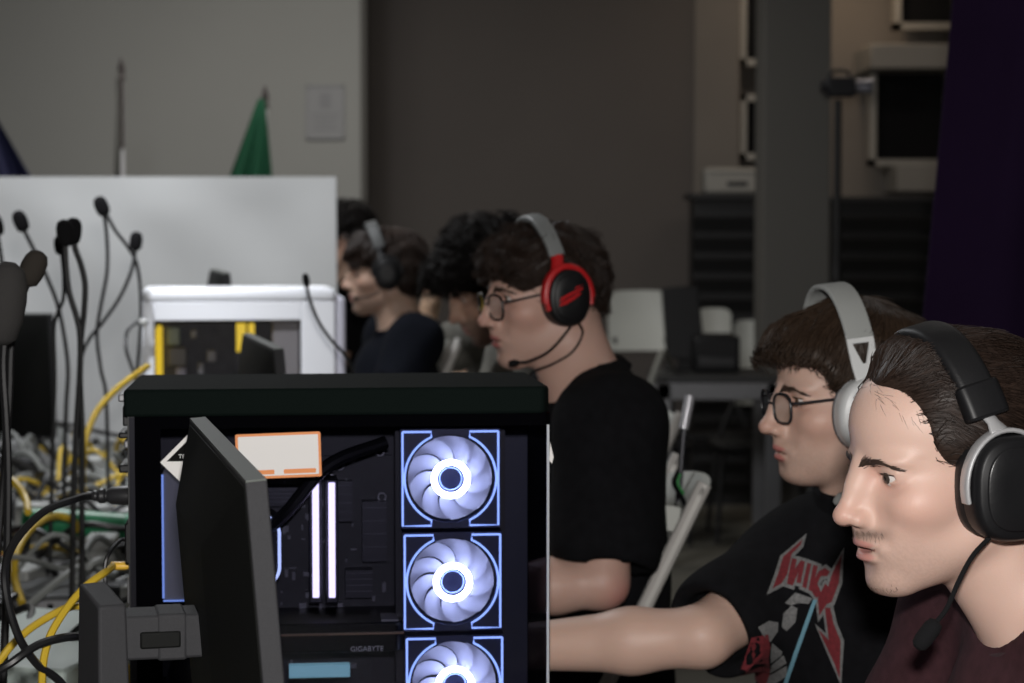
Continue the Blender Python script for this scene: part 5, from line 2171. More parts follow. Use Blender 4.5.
# graphics card
p0, p1 = pl(236, 655, .05), pl(407, 622, .05)
gp = MB()
gp.prism([(p0.x, .05), (p1.x - .012, .05), (p1.x, .062), (p1.x, .165), (p0.x, .165)], p0.z, p1.z)
gpu = gp.build('graphics_card', mat('card_shroud', (.004, .004, .005), .4, spec=.15), PC, bevel=.003)
MB().bx(p0.x, p1.x - .004, .046, .052, p0.z + (p1.z - p0.z) * .62, p0.z + (p1.z - p0.z) * .68).build('copper_trim', mat('copper_trim', (.30, .20, .13), .35, metal=.6), gpu)
MB().bx(p1.x - .030, p1.x - .010, .058, .10, p1.z, p1.z + .002).build('backplate_mark', M_STEEL, gpu)
q = pl(367, 649, .0485)
text_mesh('card_lettering', 'GIGABYTE', .0085, M_TXT, gpu, Matrix.Translation((q.x, .0487, q.z)) @ Matrix.Rotation(PI / 2, 4, 'X'), .0004)
# teal strip underneath
p0, p1 = pl(289, 678.5, .06), pl(350, 664.5, .06)
MB().bx(p0.x, p1.x, .06, .075, p0.z, p1.z).build('led_panel', M_TEAL, PC, bevel=.001)
MB().bx(.010, .040, .03, .165, H0 + .03, p0.z + .012).bx(.040, PW - .09, .10, .165, H0 + .03, p0.z - .03).build('power_supply_cover', M_INNER, PC, smooth=False)
# rear fan seen edge-on at the left
p0, p1 = pl(164, 600, .07), pl(188, 470, .07)
rf = MB().bx(p0.x, p1.x + .02, .06, .165, p0.z, p1.z).build('rear_fan', M_LITPLATE, PC, bevel=.003)
MB().bx(p0.x - .001, p0.x + .0012, .0575, .061, p0.z + .004, p1.z - .004).build('light_line', M_BLUELINE, rf)
MB().bx(p0.x, p1.x + .02, .0575, .061, p0.z, p0.z + .0015).build('light_line', M_BLUELINE, rf)


def case_fan(cx, cz, y=.055, S=.1215):
    h = S / 2 - .001
    r = .0530
    N = 48
    # square frame with a round hole
    ang = [2 * PI * k / N + PI / 4 for k in range(N)]
    out, inn = [], []
    for a_ in ang:
        c, s_ = math.cos(a_), math.sin(a_)
        m = max(abs(c), abs(s_))
        out.append((cx + h * c / m, cz + h * s_ / m))
        inn.append((cx + r * c, cz + r * s_))
    vs = [(x, y, z) for x, z in out] + [(x, y, z) for x, z in inn] + [(x, y + .025, z) for x, z in out] + [(x, y + .025, z) for x, z in inn]
    fs = []
    for k in range(N):
        k2 = (k + 1) % N
        fs += [(k, k2, N + k2, N + k), (2 * N + k, 3 * N + k, 3 * N + k2, 2 * N + k2), (k, 2 * N + k, 2 * N + k2, k2), (N + k, N + k2, 3 * N + k2, 3 * N + k)]
    f = MB().add(vs, fs).build('fan', M_FANFRAME, PC, smooth=False)
    # C shaped light guides left and right
    for s_ in (-1, 1):
        ri = .0552
        a0 = math.acos(.023 / ri)
        pts = [(cx + s_ * .0575, y - .001, cz + .0565), (cx + s_ * .023, y - .001, cz + .0565)]
        for k in range(25):
            a_ = a0 - 2 * a0 * k / 24
            pts.append((cx + s_ * ri * math.cos(a_), y - .001, cz + ri * math.sin(a_)))
        pts += [(cx + s_ * .023, y - .001, cz - .0565), (cx + s_ * .0575, y - .001, cz - .0565), (cx + s_ * .0575, y - .001, cz + .0565)]
        MB().tube(pts, .0013, 6).build('light_guide', M_GUIDE, f)
    # nine swept blades on one impeller
    mb = MB()
    for b_ in range(9):
        vs, fs = [], []
        NR, NT = 7, 5
        for sg in (0, 1):
            for i in range(NR):
                u = i / (NR - 1)
                rr = .0185 + (.0505 - .0185) * u
                for j in range(NT):
                    w = j / (NT - 1)
                    an = 2 * PI * b_ / 9 + .55 * u * u + (.50 + .10 * u) * w * 1.22
                    yy = y + .005 + .009 * w + sg * .0012
                    vs.append((cx + rr * math.cos(an), yy, cz + rr * math.sin(an)))
        n1 = NR * NT
        for i in range(NR - 1):
            for j in range(NT - 1):
                q = i * NT + j
                fs += [(q, q + 1, q + NT + 1, q + NT), (n1 + q, n1 + q + NT, n1 + q + NT + 1, n1 + q + 1)]
        for i in range(NR - 1):
            for j in (0, NT - 1):
                q = i * NT + j
                fs.append((q, q + NT, n1 + q + NT, n1 + q))
        mb.add(vs, fs)
    Mx = Matrix.Rotation(PI / 2, 3, 'X')
    mb.build('impeller', M_BLADE, f, angle=60)
    MB().torus(.0200, .0036, (cx, y - .0050, cz), Mx, 40, 8).build('hub_light', M_HUBGLOW, f)
    hb = MB().lathe([(.0150, -.014), (.0165, 0), (.0150, .003), (.001, .0035)], (cx, y + .003, cz), Mx, 32).build('hub', M_HUBDISC, f)
    MB().torus(.0133, .0006, (cx, y - .0008, cz), Mx, 32, 6).build('hub_ring', M_BLUELINE, hb)
    return f


for py in (478.5, 581.5, 684.5, 787.5):
    q = pl(450.5 + (py - 478) * .02, py, .055)
    if q.z > H0 + .09:
        case_fan(q.x, q.z)
# column behind the fans and the front glass corner
p0, p1 = pl(396, 700, .085), pl(505, 425, .085)
MB().bx(p0.x, p1.x, .085, .10, H0 + .03, PH - .04).build('fan_bracket', M_INNER, PC, smooth=False)
MB().bx(PW - .075, PW - .006, .20, .215, H0 + .03, PH - .04).build('front_chamber_wall', mat('front_chamber_fan_lit', (.02, .024, .045), .4), PC, smooth=False)  # blue in this colour stands for fan light on the wall
MB().bx(.002, PW - .006, -.0015, .0025, H0 + .012, PH - .032).build('side_glass', MATS['tinted_side_glass'], PC, smooth=False)
MB().bx(PW - .005, PW - .001, .004, PD - .006, H0 + .012, PH - .032).build('front_glass', MATS['tinted_side_glass'], PC, smooth=False)
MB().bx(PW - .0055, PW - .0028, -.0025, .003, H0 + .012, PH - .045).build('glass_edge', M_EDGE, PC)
mb = MB()
mb.bx(.002, .0375, .0026, .0045, H0 + .012, PH - .032).bx(.0375, PW - .006, .0026, .0045, PH - .046, PH - .032)
mb.build('black_glass_border', M_BLKSTICK, PC, smooth=False)
# stickers on the glass
p0, p1 = pl(236, 478.5, -.002), pl(321, 432.5, -.002)
w, h = p1.x - p0.x, p1.z - p0.z
MS = Matrix.Translation(((p0.x + p1.x) / 2, -.0021, (p0.z + p1.z) / 2)) @ Matrix.Rotation(R(-1.6), 4, 'Y') @ Matrix.Rotation(PI / 2, 4, 'X')
st = MB().prism(rrect(w, h, .002, 3), -.0002, .0003, MS).build('sticker', M_ORANGE, PC, smooth=False)
MB().prism(rrect(w - .006, h - .006, .001, 2), .0003, .0005, MS).build('white_field', M_STICKER, st, smooth=False)
for sx in (-1, 1):
    MB().prism([(x + sx * w * .245, y - h * .36) for x, y in rrect(w * .38, h * .10, .001, 2)], .0005, .0007, MS).build('orange_bar', M_ORANGE, st, smooth=False)
q = pl(193, 462, -.002)
D = .0375
MD = Matrix.Translation((q.x, -.0021, q.z)) @ Matrix.Rotation(PI / 2, 4, 'X')
st = MB().prism([(-D, 0), (0, -D), (D, 0), (0, D)], -.0002, .0003, MD).build('diamond_sticker', M_STICKER, PC, smooth=False)
d2 = D * .83
MB().prism([(-d2 + .001, .001), (d2 - .001, .001), (0, d2)], .0003, .0005, MD).build('black_field', M_BLKSTICK, st, smooth=False)
text_mesh('sticker_lettering', 'TE', .0068, M_TXT, st, MD @ Matrix.Translation((-.0165, .0065, .0006)), .0002, 'LEFT')
# small paper tag at the front edge and the fittings on the rear side
p0 = pl(552, 452, -.004)
MB().prism([(0, .012), (.0042, -.006), (.0022, -.014), (-.0008, -.010)], 0, .0006, Matrix.Translation((PW - .002, -.003, p0.z)) @ Matrix.Rotation(PI / 2, 4, 'X')).build('paper_tag', M_STICKER, PC, smooth=False)
for k, (py0, py1, d) in enumerate(((392, 400, .012), (404, 424, .007), (430, 436, .012), (438, 446, .006), (462, 470, .012), (520, 560, .006), (575, 600, .004), (610, 640, .008))):
    p0, p1 = pl(127, py1, .05), pl(127, py0, .05)
    MB().bx(-d, .001, .02, .09, p0.z, p1.z).build('rear_bracket' if k % 2 else 'rear_screw_cover', M_CASE if k % 3 else M_STEEL, PC, bevel=.002)

# ------------------------------------------------------------------ monitors
M_MONBACK = mat('monitor_black_texture', (.0055, .006, .0055), .65, bump=.2, bscale=1500, spec=.15)
M_MONEDGE = mat('monitor_charcoal_edge', (.033, .033, .036), .65, bump=.3, bscale=1500, noise=.15, nscale=900, spec=.25)
M_MONTOPLIT = mat('monitor_lit_top_edge', (.075, .085, .075), .6, bump=.2, bscale=1500)  # paler than the edge: light falling on the top is in the colour


def monitor(label, c, rz, ztop, L=.585, Hp=.345, tilt=R(4.5), swing=R(14), group=None, zt=TZ):
    """a monitor on its stand, screen facing local +X; c is under the middle of the panel"""
    t = thing('monitor', label, 'monitor', (c[0], c[1], zt), rz, group=group)
    zc = ztop - zt - Hp / 2 * math.cos(tilt)
    Mt = Matrix.Translation((0, 0, zc)) @ Matrix.Rotation(-tilt, 4, 'Y')
    th = .018
    sc = empty('screen_housing')
    sc.parent = t
    bpy.data.objects.remove(sc)

    def bx(mb, x0, x1, y0, y1, z0, z1):
        return mb.hexa([Mt @ Vector(p) for p in ((x0, y0, z0), (x1, y0, z0), (x1, y1, z0), (x0, y1, z0), (x0, y0, z1), (x1, y0, z1), (x1, y1, z1), (x0, y1, z1))])
    pn = bx(MB(), -th, 0, -L / 2, L / 2, -Hp / 2, Hp / 2).build('panel', M_MONEDGE, t, bevel=.0015)
    bx(MB(), 0, .0012, -L / 2 + .008, L / 2 - .008, -Hp / 2 + .016, Hp / 2 - .008).build('display_surface', mat('screen_glass_off', (.01, .01, .012), .15), pn, smooth=False)
    bx(MB(), -th + .0005, -.0005, -L / 2 + .0005, L / 2 - .0005, Hp / 2 - .001, Hp / 2 + .0012).build('lit_top_strip', M_MONTOPLIT, pn, smooth=False)  # thin strip painted lighter as the lit top of the panel
    # tapered back
    b0 = [(-th, -L / 2 + .003, -Hp / 2 + .003), (-th, L / 2 - .003, -Hp / 2 + .003), (-th, L / 2 - .003, Hp / 2 - .003), (-th, -L / 2 + .003, Hp / 2 - .003)]
    dx = -th - .030
    b1 = [(dx, -L / 2 + .16, -Hp / 2 + .05), (dx, L / 2 - .12, -Hp / 2 + .05), (dx, L / 2 - .12, Hp / 2 - .075), (dx, -L / 2 + .16, Hp / 2 - .075)]
    MB().hexa([Mt @ Vector(p) for p in b0 + b1]).build('back_shell', M_MONBACK, pn, bevel=.004)
    # neck, hinge and column
    zn = zc - .007
    xn = dx * math.cos(tilt) - .006
    MB().bx(xn - .070, xn + .012, -.026, .026, zn - .021, zn + .021).build('neck_arm', M_MONEDGE, t, bevel=.003)
    hg = MB().bx(xn - .034, xn - .006, -.0272, .0272, zn - .0225, zn + .0225).build('hinge_block', M_MONEDGE, t, bevel=.003)
    MB().bx(xn - .050, xn - .012, -.0290, .0290, zn - .010, zn + .006).build('hinge_tongue', M_MONBACK, hg, bevel=.002)
    Mc = Matrix.Translation((xn - .084, 0, 0)) @ Matrix.Rotation(swing, 4, 'Z')
    top = zn + .046
    MB().hexa([Mc @ Vector(p) for p in ((-.019, -.048, .012), (.019, -.048, .012), (.019, .042, .012), (-.019, .042, .012),
                                        (-.0135, -.036, top - .012), (.0135, -.036, top - .012), (.0135, .032, top), (-.0135, .032, top))]).build('column', M_MONEDGE, t, bevel=.003)
    MB().prism([(x + xn - .06, y) for x, y in rrect(.20, .24, .02, 4)], 0, .012).build('base', M_MONBACK, t, bevel=.003)
    return t


n_, f_ = at(246, 480, 1.70), at(190, 417, 2.265)
cm = (n_ + f_) / 2
dv = f_ - n_
monitor('black monitor nearest the camera, its back and stand in front of the glass computer', (cm.x + .031, cm.y), math.atan2(-dv.x, dv.y), (n_.z + f_.z) / 2, L=math.hypot(dv.x, dv.y))
n_, f_ = at(279, 356, 3.60), at(247, 327, 4.12)
cm = (n_ + f_) / 2
dv = f_ - n_
monitor('black monitor standing in front of the white computer', (cm.x + .022, cm.y), math.atan2(-dv.x, dv.y), (n_.z + f_.z) / 2, L=math.hypot(dv.x, dv.y))
n_, f_ = at(227, 281, 5.45), at(213, 262, 5.98)
cm = (n_ + f_) / 2
dv = f_ - n_
monitor('black monitor whose top corner shows above the white computer', (cm.x + .022, cm.y), math.atan2(-dv.x, dv.y), (n_.z + f_.z) / 2, L=.54)
q = at(-6, 320, 5.75)
monitor('black screen seen from behind at the left edge, against the white panel', (q.x - .10, 5.75), R(82), q.z + .02, L=.56, tilt=R(3), swing=0)

# ------------------------------------------------------------------ the white computer further down the table
M_WCASE = mat('white_case_paint', (.76, .78, .82), .4)
M_YELLOW = mat('yellow_led', (1, .8, .1), .4, emit=(1.0, .68, .04), estr=.8)
WL = at(142, 300, 4.68)
WR = at(326, 300, 4.74)
WH = WL.z + .026 - TZ
wrz = math.atan2(WR.y - WL.y, WR.x - WL.x)
WW = math.hypot(WR.x - WL.x, WR.y - WL.y) + .02
WPC = thing('desktop_computer', 'white computer with a dark side window and yellow lights, on the middle table', 'computer', (WL.x, WL.y, TZ), wrz)
WI = (Matrix.Translation((WL.x, WL.y, TZ)) @ Matrix.Rotation(wrz, 4, 'Z')).inverted()


def wl(px, py, y=0.0):
    o = WI @ Vector(cam.location)
    d = WI @ at(px, py, 4.0) - o
    return o + d * ((y - o.y) / d.y)


p0, p1 = wl(155, 420, 0), wl(301, 320, 0)
zb, zt2 = .10, p1.z
WDp = .22
MB().bx(0, p0.x, 0, .02, .012, WH - .03).build('side_frame', M_WCASE, WPC, bevel=.003)
MB().bx(p1.x, WW, 0, .02, .012, WH - .03).build('side_frame', M_WCASE, WPC, bevel=.003)
MB().bx(p0.x, p1.x, 0, .02, zt2, WH - .03).build('side_frame', M_WCASE, WPC, bevel=.002)
MB().bx(p0.x, p1.x, 0, .02, .012, zb).build('side_frame', M_WCASE, WPC, bevel=.002)
MB().bx(-.002, WW + .004, -.004, WDp + .004, WH - .034, WH).build('top_cover', M_WCASE, WPC, bevel=.014, segs=3)
MB().bx(0, WW, WDp - .01, WDp, .012, WH - .03).build('back_panel', M_WCASE, WPC)
MB().bx(0, .01, .02, WDp - .01, .012, WH - .03).build('rear_panel', M_WCASE, WPC)
MB().bx(WW - .004, WW + .026, .012, WDp - .012, .012, WH - .020).build('front_panel', mat('lilac_white_front', (.52, .52, .60), .4), WPC, bevel=.012, segs=3)
MB().bx(.012, WW - .012, .02, WDp - .02, 0, .014).build('foot_plate', M_COLUMN, WPC)
MB().bx(p0.x - .005, p1.x + .005, .15, .158, .05, WH - .04).build('inner_tray', mat('window_interior_dark', (.035, .034, .036), .5, noise=.5, nscale=40), WPC, smooth=False)
MB().bx(p0.x, p1.x, .006, .010, zb, zt2).build('window_glass', glass_mat('light_side_glass', (.85, .85, .87), .03, .8), WPC, smooth=False)
a, b = wl(156, 380, .07), wl(162, 326, .07)
MB().bx(a.x, b.x, .06, .14, a.z, b.z).build('lit_rear_fan', M_YELLOW, WPC, bevel=.01)
for x0, x1, y1 in ((236.5, 246, 352), (248.5, 254.5, 341)):
    a, b = wl(x0, y1 + 20, .10), wl(x1, 323, .10)
    stq = MB().bx(a.x, b.x, .105, .15, a.z, b.z).build('memory_stick', M_HEATSINK, WPC)
    a2 = wl(x0, y1, .10)
    MB().bx(a.x, b.x, .100, .106, a2.z, b.z).build('led_bar', M_YELLOW, stq, bevel=.002)
a, b = wl(273, 400, .03), wl(299, 321, .03)
MB().bx(a.x, b.x, .025, .10, a.z, b.z).build('front_radiator', mat('radiator_pale', (.36, .34, .32), .5), WPC, bevel=.004)
for x0, x1, y0, y1, c in ((167, 180, 327, 345, (.20, .26, .24)), (168, 187, 347, 366, (.10, .10, .10)), (207, 216, 350, 362, (.30, .30, .30)), (191, 197, 330, 338, (.34, .34, .34)), (176, 186, 366, 384, (.16, .15, .17)), (198, 204, 362, 374, (.22, .22, .22))):
    a, b = wl(x0, y1, .12), wl(x1, y0, .12)
    MB().bx(a.x, b.x, .11, .15, a.z, b.z).build('inner_component', mat('component_%d%d' % (x0, y0), c, .4), WPC, bevel=.003)
# ------------------------------------------------------------------ cables, microphones and small things on the tables
M_YCABLE = mat('yellow_cable', (.62, .42, .03), .45)
M_BCABLE = mat('black_cable', (.010, .010, .011), .4)
M_GCABLE = mat('grey_white_cable', (.22, .23, .22), .5)
M_PLUG = mat('black_plug_rubber', (.02, .02, .022), .45)
M_MINT = mat('mint_white_card', (.52, .60, .56), .5)
M_WHITEBOX = mat('white_small_plastic', (.42, .43, .42), .45)
M_GREENTUBE = mat('green_tube', (.03, .22, .10), .4, noise=.1, nscale=30)
M_DARKBOX = mat('dark_switch_box', (.035, .037, .038), .45, metal=.2)


def cable(label, pts, r, m, group=None, plug=None, name='cable', n=8, sides=8):
    P = spline(pts, n)
    o = MB().tube(P, r, sides).build(name, m, None, origin=P[0])
    tag(o, label, 'cable', group)
    if plug:
        for (p, d, segs, pm) in plug:
            d = Vector(d).normalized()
            Mq = d.to_track_quat('Z', 'Y').to_matrix()
            MB().lathe(segs, Vector(p) - P[0], Mq, 14, sx=1, sy=.75).build('plug', pm, o, bevel=.001)
    return o


# the power cord and leads at the back of the black computer
p = pl(124, 496, .06)
w0 = PCM @ Vector((-.001, .06, p.z))
lead = [w0 + Vector((-.050, 0, .0)), at(76, 499, 2.36), at(42, 513, 2.32), at(13, 545, 2.28), at(5, 580, 2.25), at(16, 630, 2.25), at(36, 663, 2.27), at(66, 690, 2.30), at(90, 760, 2.34), at(70, 830, 2.36)]
cable('thick black power cord plugged into the rear of the glass computer', lead, .0046, M_BCABLE,
      plug=[(w0 + Vector((-.056, 0, 0)), (1, .1, 0), [(.0045, 0), (.0075, .004), (.0065, .010), (.0085, .012), (.0085, .016), (.012, .018), (.012, .024), (.009, .026), (.014, .032), (.016, .056)], M_PLUG)])
p = pl(127, 566, .05)
w1 = PCM @ Vector((.0, .05, p.z))
cable('bright yellow network cable plugged into the rear of the glass computer', [w1 + Vector((-.022, 0, 0)), at(104, 573, 2.36), at(84, 588, 2.33), at(62, 615, 2.30), at(47, 645, 2.28), at(42, 690, 2.28), at(48, 780, 2.30)], .0044, M_YCABLE,
      plug=[(w1 + Vector((-.026, 0, 0)), (1, .1, 0), [(.0055, 0), (.0068, .002), (.0068, .018), (.0060, .020), (.0060, .026)], mat('yellow_plug', (.80, .48, .05), .4))])
cable('yellow network cable passing under the near monitor arm to the left edge', [at(88, 606, 2.44), at(70, 607, 2.44), at(50, 616, 2.44), at(26, 632, 2.42), at(4, 655, 2.40), at(-14, 690, 2.40), at(-30, 790, 2.42)], .0046, M_YCABLE)
cable('black cable curving down to the left edge below the yellow ones', [at(82, 636, 2.30), at(62, 638, 2.28), at(38, 645, 2.26), at(14, 661, 2.24), at(-8, 680, 2.24), at(-30, 740, 2.26)], .0050, M_BCABLE)
p = pl(127, 541, .05)
w2 = PCM @ Vector((-.001, .05, p.z))
cable('thin black lead looping down from the rear of the glass computer', [w2, w2 + Vector((-.012, 0, .001)), at(110, 552, 2.38), at(105, 568, 2.37), at(106, 600, 2.37), at(104, 680, 2.40)], .0026, M_BCABLE)

# leads further away, each with a path of its own
cable('yellow cable rising past the left side of the white computer', [at(148, 366, 4.60), at(136, 374, 4.5), at(116, 390, 4.4), at(98, 410, 4.3), at(87, 435, 4.2), at(83, 462, 4.15), at(82, 490, 4.15)], .0068, M_YCABLE)
cable('yellow cable bending over the white charger at the left edge', [at(-6, 476, 3.7), at(8, 478, 3.7), at(19, 487, 3.68), at(26, 500, 3.65), at(28, 512, 3.6)], .0066, M_YCABLE)
cable('yellow cable looping over the green tube', [at(78, 530, 3.95), at(72, 520, 3.93), at(56, 516, 3.9), at(40, 522, 3.8), at(26, 535, 3.72), at(16, 556, 3.66), at(15, 580, 3.62), at(22, 603, 3.58)], .0068, M_YCABLE)
# green tube lying across the table
q0, q1 = at(24, 519, 4.05), at(126, 527, 4.05)
t = thing('green_tube', 'green plastic tube lying across the tangle of cables', 'tube', q0)
d = q1 - q0
MB().tube([(0, 0, 0), tuple(d * .35), tuple(d * .7), tuple(d)], [.022, .0265, .0265, .0265], 20).build('tube_body', M_GREENTUBE, t)
Mq = d.normalized().to_track_quat('Z', 'Y').to_matrix()
MB().lathe([(.027, 0), (.029, .004), (.029, .020), (.027, .024)], d, Mq, 20).build('end_cap', mat('pale_green_cap', (.10, .42, .24), .4), t)
for e in (Vector((0, 0, 0)), d):
    MB().tube([tuple(e + Vector((0, 0, -.02))), tuple(e + Vector((0, 0, -(q0 + e).z + TZ + .001)))], .012, 10).build('support_peg', M_DARKBOX, t)


mat('grey_foam', (.045, .043, .042), .95, bump=.5, bscale=700, spec=.2)


# gooseneck microphones with foam windshields
def gooseneck(label, foam_c, axis_, size, pts, r, group='gooseneck microphones', fm=None):
    base = Vector(pts[-1])
    t = thing('gooseneck_microphone', label, 'microphone', (base.x, base.y, TZ), group=group)
    o = Vector((base.x, base.y, TZ))
    P = [Vector(foam_c) - o] + [Vector(p) - o for p in pts]
    P.append(Vector((0, 0, .02)))
    MB().tube(spline(P, 8), r, 8).build('gooseneck', M_BCABLE, t)
    ax = Vector(axis_).normalized()
    Mq = ax.to_track_quat('Z', 'Y').to_matrix()
    a_, L = size
    MB().lathe([(a_ * .45, -L / 2), (a_ * .8, -L * .42), (a_ * .97, -L * .2), (a_, .05 * L), (a_ * .93, L * .25), (a_ * .7, L * .42), (a_ * .25, L / 2)], Vector(foam_c) - o, Mq, 18).build('foam_windshield', fm or M_FOAM, t, angle=60)
    MB().lathe([(.05, 0), (.05, .010), (.045, .022), (.018, .030), (.012, .05)], sides=24).build('base', M_PLUG, t)
    return t


Yg = 4.55
gooseneck('foam microphone with tall thin stalk, highest of those before the white panel', at(101.5, 206, Yg), (-.35, 0, .9), (.0155, .044),
          [at(104, 214, Yg), at(107, 240, Yg), at(107, 272, Yg), at(101, 305, Yg), at(97, 335, Yg), at(101, 370, Yg), at(106, 396, Yg), at(108, 470, Yg)], .0042)
gooseneck('foam microphone leaning between the tall thin one and the white computer', at(136, 241, Yg + .05), (.1, 0, 1), (.0145, .042),
          [at(135, 252, Yg + .05), at(131, 272, Yg), at(120, 297, Yg), at(103, 322, Yg), at(90, 338, Yg), at(82, 356, Yg), at(78, 390, Yg), at(76, 470, Yg)], .0042)
cable('thin black lead dangling from the tall foam microphone towards the white computer', [at(106, 213, Yg + .06), at(115, 230, Yg + .06), at(128, 247, Yg + .08), at(136, 262, Yg + .1), at(140, 285, Yg + .1), at(141, 320, Yg + .1), at(139, 350, Yg + .1), at(137, 378, Yg + .1), at(138, 440, Yg + .1)], .0040, M_BCABLE)
gooseneck('foam microphone on a bowed stalk left of the paired ones', at(20.5, 221, 4.4), (-.35, 0, .9), (.0155, .046),
          [at(25, 232, 4.4), at(35, 252, 4.4), at(46, 275, 4.4), at(57, 303, 4.4), at(64, 335, 4.4), at(68, 370, 4.4), at(66, 410, 4.4), at(64, 490, 4.4)], .0046)
gooseneck('foam microphone cut off by the left edge above the big grey one', at(-4, 225, 4.4), (-.2, 0, .9), (.0155, .046),
          [at(-2, 237, 4.4), at(2, 262, 4.4), at(8, 300, 4.4), at(10, 345, 4.4), at(8, 400, 4.4), at(6, 490, 4.4)], .0046)
gooseneck('left foam head of the dark pair of microphones on thick stalks', at(65, 233, 3.5), (-.15, 0, 1), (.0145, .046),
          [at(65, 246, 3.5), at(66, 268, 3.5), at(69, 292, 3.5), at(76, 315, 3.5), at(80, 335, 3.5), at(80, 370, 3.5), at(77, 420, 3.5), at(74, 480, 3.5), at(72, 600, 3.5)], .0052)
gooseneck('right foam head of the dark pair of microphones on thick stalks', at(73, 231, 3.56), (.1, 0, 1), (.0150, .046),
          [at(75, 248, 3.56), at(81, 265, 3.56), at(85, 285, 3.56), at(84, 312, 3.56), at(81, 340, 3.56), at(80, 380, 3.56), at(82, 430, 3.56), at(82, 500, 3.56), at(82, 600, 3.56)], .0052)
gooseneck('small foam microphone behind the dark pair', at(60, 245, 3.9), (-.1, 0, 1), (.0115, .036),
          [at(62, 256, 3.9), at(64, 280, 3.9), at(63, 300, 3.9), at(58, 312, 3.9), at(54, 330, 3.9), at(55, 380, 3.9), at(53, 440, 3.9), at(50, 560, 3.9)], .0036)
gooseneck('big grey foam microphone close to the left edge', at(4, 303, 2.5), (.16, 0, 1), (.0265, .100),
          [at(4, 338, 2.5), at(3, 370, 2.5), at(6, 420, 2.5), at(8, 480, 2.5), at(6, 600, 2.5), at(2, 720, 2.5)], .0050, fm=MATS['grey_foam'])
gooseneck('dark foam microphone tilted behind the big grey one', at(33, 268, 2.6), (.45, 0, 1), (.0160, .046),
          [at(27, 283, 2.6), at(17, 310, 2.6), at(11, 345, 2.6), at(9, 400, 2.6), at(4, 470, 2.6), at(-6, 600, 2.6), at(-10, 740, 2.6)], .0050, fm=mat('brown_grey_foam', (.036, .031, .026), .95, bump=.5, bscale=700, spec=.2))
gooseneck('slim microphone arching over the front of the white computer', at(306, 280, 4.3), (-.15, 0, 1), (.0075, .028),
          [at(307, 288, 4.3), at(312, 306, 4.3), at(320, 324, 4.3), at(332, 341, 4.3), at(344, 354, 4.3), at(352, 370, 4.3), at(356, 400, 4.3), at(357, 460, 4.3)], .0036)
cable('black loop of wire with white plug beside the white computer', [at(141, 322, 4.62), at(134, 324, 4.6), at(127, 332, 4.58), at(126, 348, 4.56), at(130, 362, 4.56), at(135, 376, 4.56), at(138, 392, 4.56), at(138, 440, 4.56)], .0040, M_BCABLE,
      plug=[(at(141, 322, 4.62), (1, 0, 0), [(.006, -.006), (.010, 0), (.010, .012), (.006, .016)], M_WHITEBOX)])

# mint white card box and dark switches at the front of the tangle
def box_thing(name, label, cat, c, size, rz, m, group=None, ports=0, lid=None):
    t = thing(name, label, cat, (c[0], c[1], TZ + (c[2] if len(c) > 2 else 0)), rz, group=group)
    w, d, h = size
    MB().bx(-w / 2, w / 2, -d / 2, d / 2, 0, h).build('body', m, t, bevel=min(.006, h * .2))
    if ports:
        mb = MB()
        MB().bx(-w * .45, w * .45, -d / 2 - .002, -d / 2 + .004, h * .2, h * .8).build('port_strip', M_DARKBOX if m is not M_DARKBOX else M_STEEL, t)
        for k in range(ports):
            x = -w * .40 + w * .80 * k / max(1, ports - 1)
            MB().bx(x - .005, x + .005, -d / 2 - .003, -d / 2 + .002, h * .28, h * .68).build('port', M_BLKSTICK, t)
    if lid:
        MB().bx(-w / 2 + .006, w / 2 - .006, -d / 2 + .006, d / 2 - .006, h, h + .003).build('lid', lid, t, bevel=.001)
    return t


def onplane(px, py, z):
    o = Vector(cam.location)
    d = at(px, py, 2.0) - o
    return o + d * ((z - o.z) / d.z)


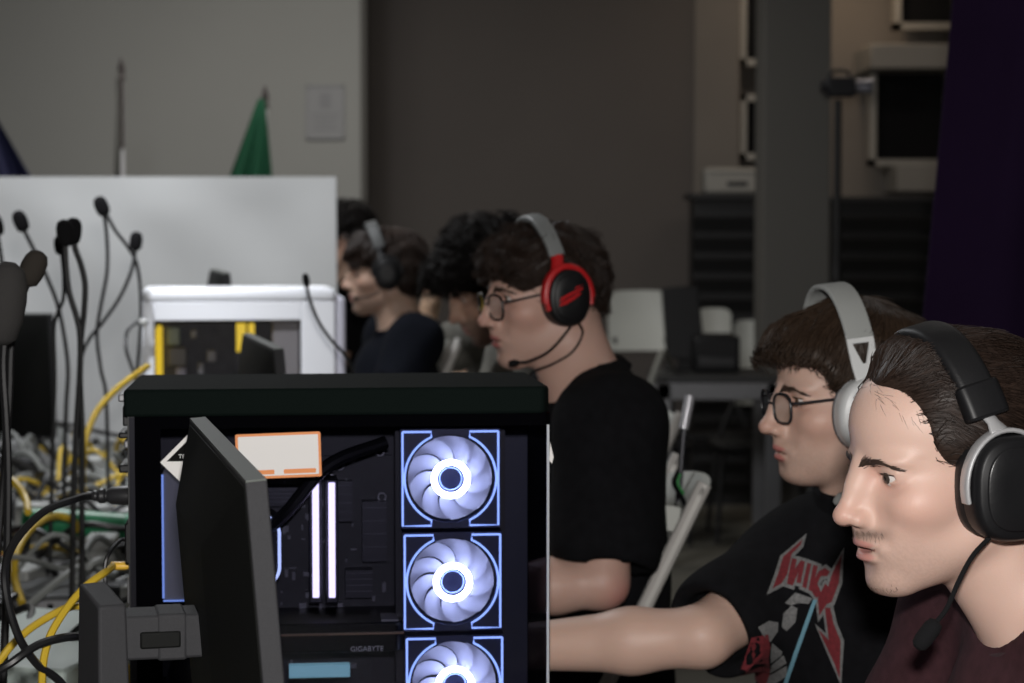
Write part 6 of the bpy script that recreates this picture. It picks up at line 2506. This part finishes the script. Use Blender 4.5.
q = onplane(48, 636, TZ + .09)
box_thing('carton', 'mint white flat carton under the cables at the lower left', 'box', (q.x, q.y), (.26, .42, .09), R(-14), M_MINT)
q = onplane(40, 585, TZ + .07)
box_thing('network_switch', 'dark network switch behind the mint white carton', 'network switch', (q.x - .10, q.y + .12), (.34, .20, .045), R(8), M_DARKBOX, ports=8)
q = onplane(100, 500, TZ + .10)
box_thing('network_switch', 'grey flat network switch behind the green tube', 'network switch', (q.x, q.y + .1), (.34, .18, .05), R(11), mat('grey_switch_metal', (.13, .14, .145), .45, metal=.2), ports=8)
q = onplane(33, 505, TZ + .10)
box_thing('charger', 'white cube charger with a prong standing left of the green tube', 'charger', (q.x, q.y), (.070, .055, .105), R(5), M_WHITEBOX)
q = onplane(10, 552, TZ + .06)
t = box_thing('connector_box', 'tiny red plastic box at the left edge', 'box', (q.x, q.y), (.030, .03, .060), 0, mat('red_small_plastic', (.55, .02, .02), .4))

# the tangle: many leads and adapters nothing tells apart
g = np.random.default_rng(33)


def bounded(u, v):
    return -.05 < u < 3.2


def tangle(n, label, m, r, group, seed, u0=1.35, u1=4.4, zmax=.12, vlo=-.98, vhi=-.44, name='cable'):
    gg = np.random.default_rng(seed)
    for k in range(n):
        u, v = u0 + (u1 - u0) * gg.random(), vlo + (vhi - vlo) * gg.random()
        a_ = gg.random() * 6.28
        pts = []
        for s_ in range(7):
            z = .012 + r + zmax * gg.random() ** 1.6 * (1 if 0 < s_ < 6 else .15)
            pts.append(tp(u, v, TZ + z))
            a_ += gg.normal(0, .85)
            st = .06 + .10 * gg.random()
            u = min(max(u + st * math.sin(a_), u0 - .1), u1)
            v = min(max(v + st * math.cos(a_) * 1.0, vlo), vhi)
        cable(label, pts, r * (.85 + .3 * gg.random()), m, group, name=name, n=6, sides=6)


tangle(13, 'yellow network cable winding through the tangle on the tables', M_YCABLE, .0055, 'yellow cables in the tangle', 41)
tangle(34, 'grey white cable winding through the tangle on the tables', M_GCABLE, .0062, 'grey white cables in the tangle', 42)
tangle(38, 'black cable winding through the tangle on the tables', M_BCABLE, .0055, 'black cables in the tangle', 43)
tangle(8, 'yellow network cable coiled low beside the near monitor stand', M_YCABLE, .0045, 'yellow cables by the near monitor stand', 44, u0=1.15, u1=1.55, zmax=.05, vlo=-.72, vhi=-.50)
gg = np.random.default_rng(50)
for k in range(26):
    u, v = 1.5 + 3.0 * gg.random(), -1.0 + .55 * gg.random()
    p = tp(u, v)
    wh = gg.random() < .62
    sz = (.045 + .06 * gg.random(), .05 + .10 * gg.random(), .03 + .07 * gg.random())
    if wh:
        box_thing('power_adapter', 'small white adapter box lying in the tangle of cables', 'adapter', (p.x, p.y), sz, gg.random() * 3, M_WHITEBOX, group='white adapters in the tangle')
    else:
        box_thing('power_brick', 'small black power brick lying in the tangle of cables', 'adapter', (p.x, p.y), sz, gg.random() * 3, M_PLUG, group='black power bricks in the tangle')
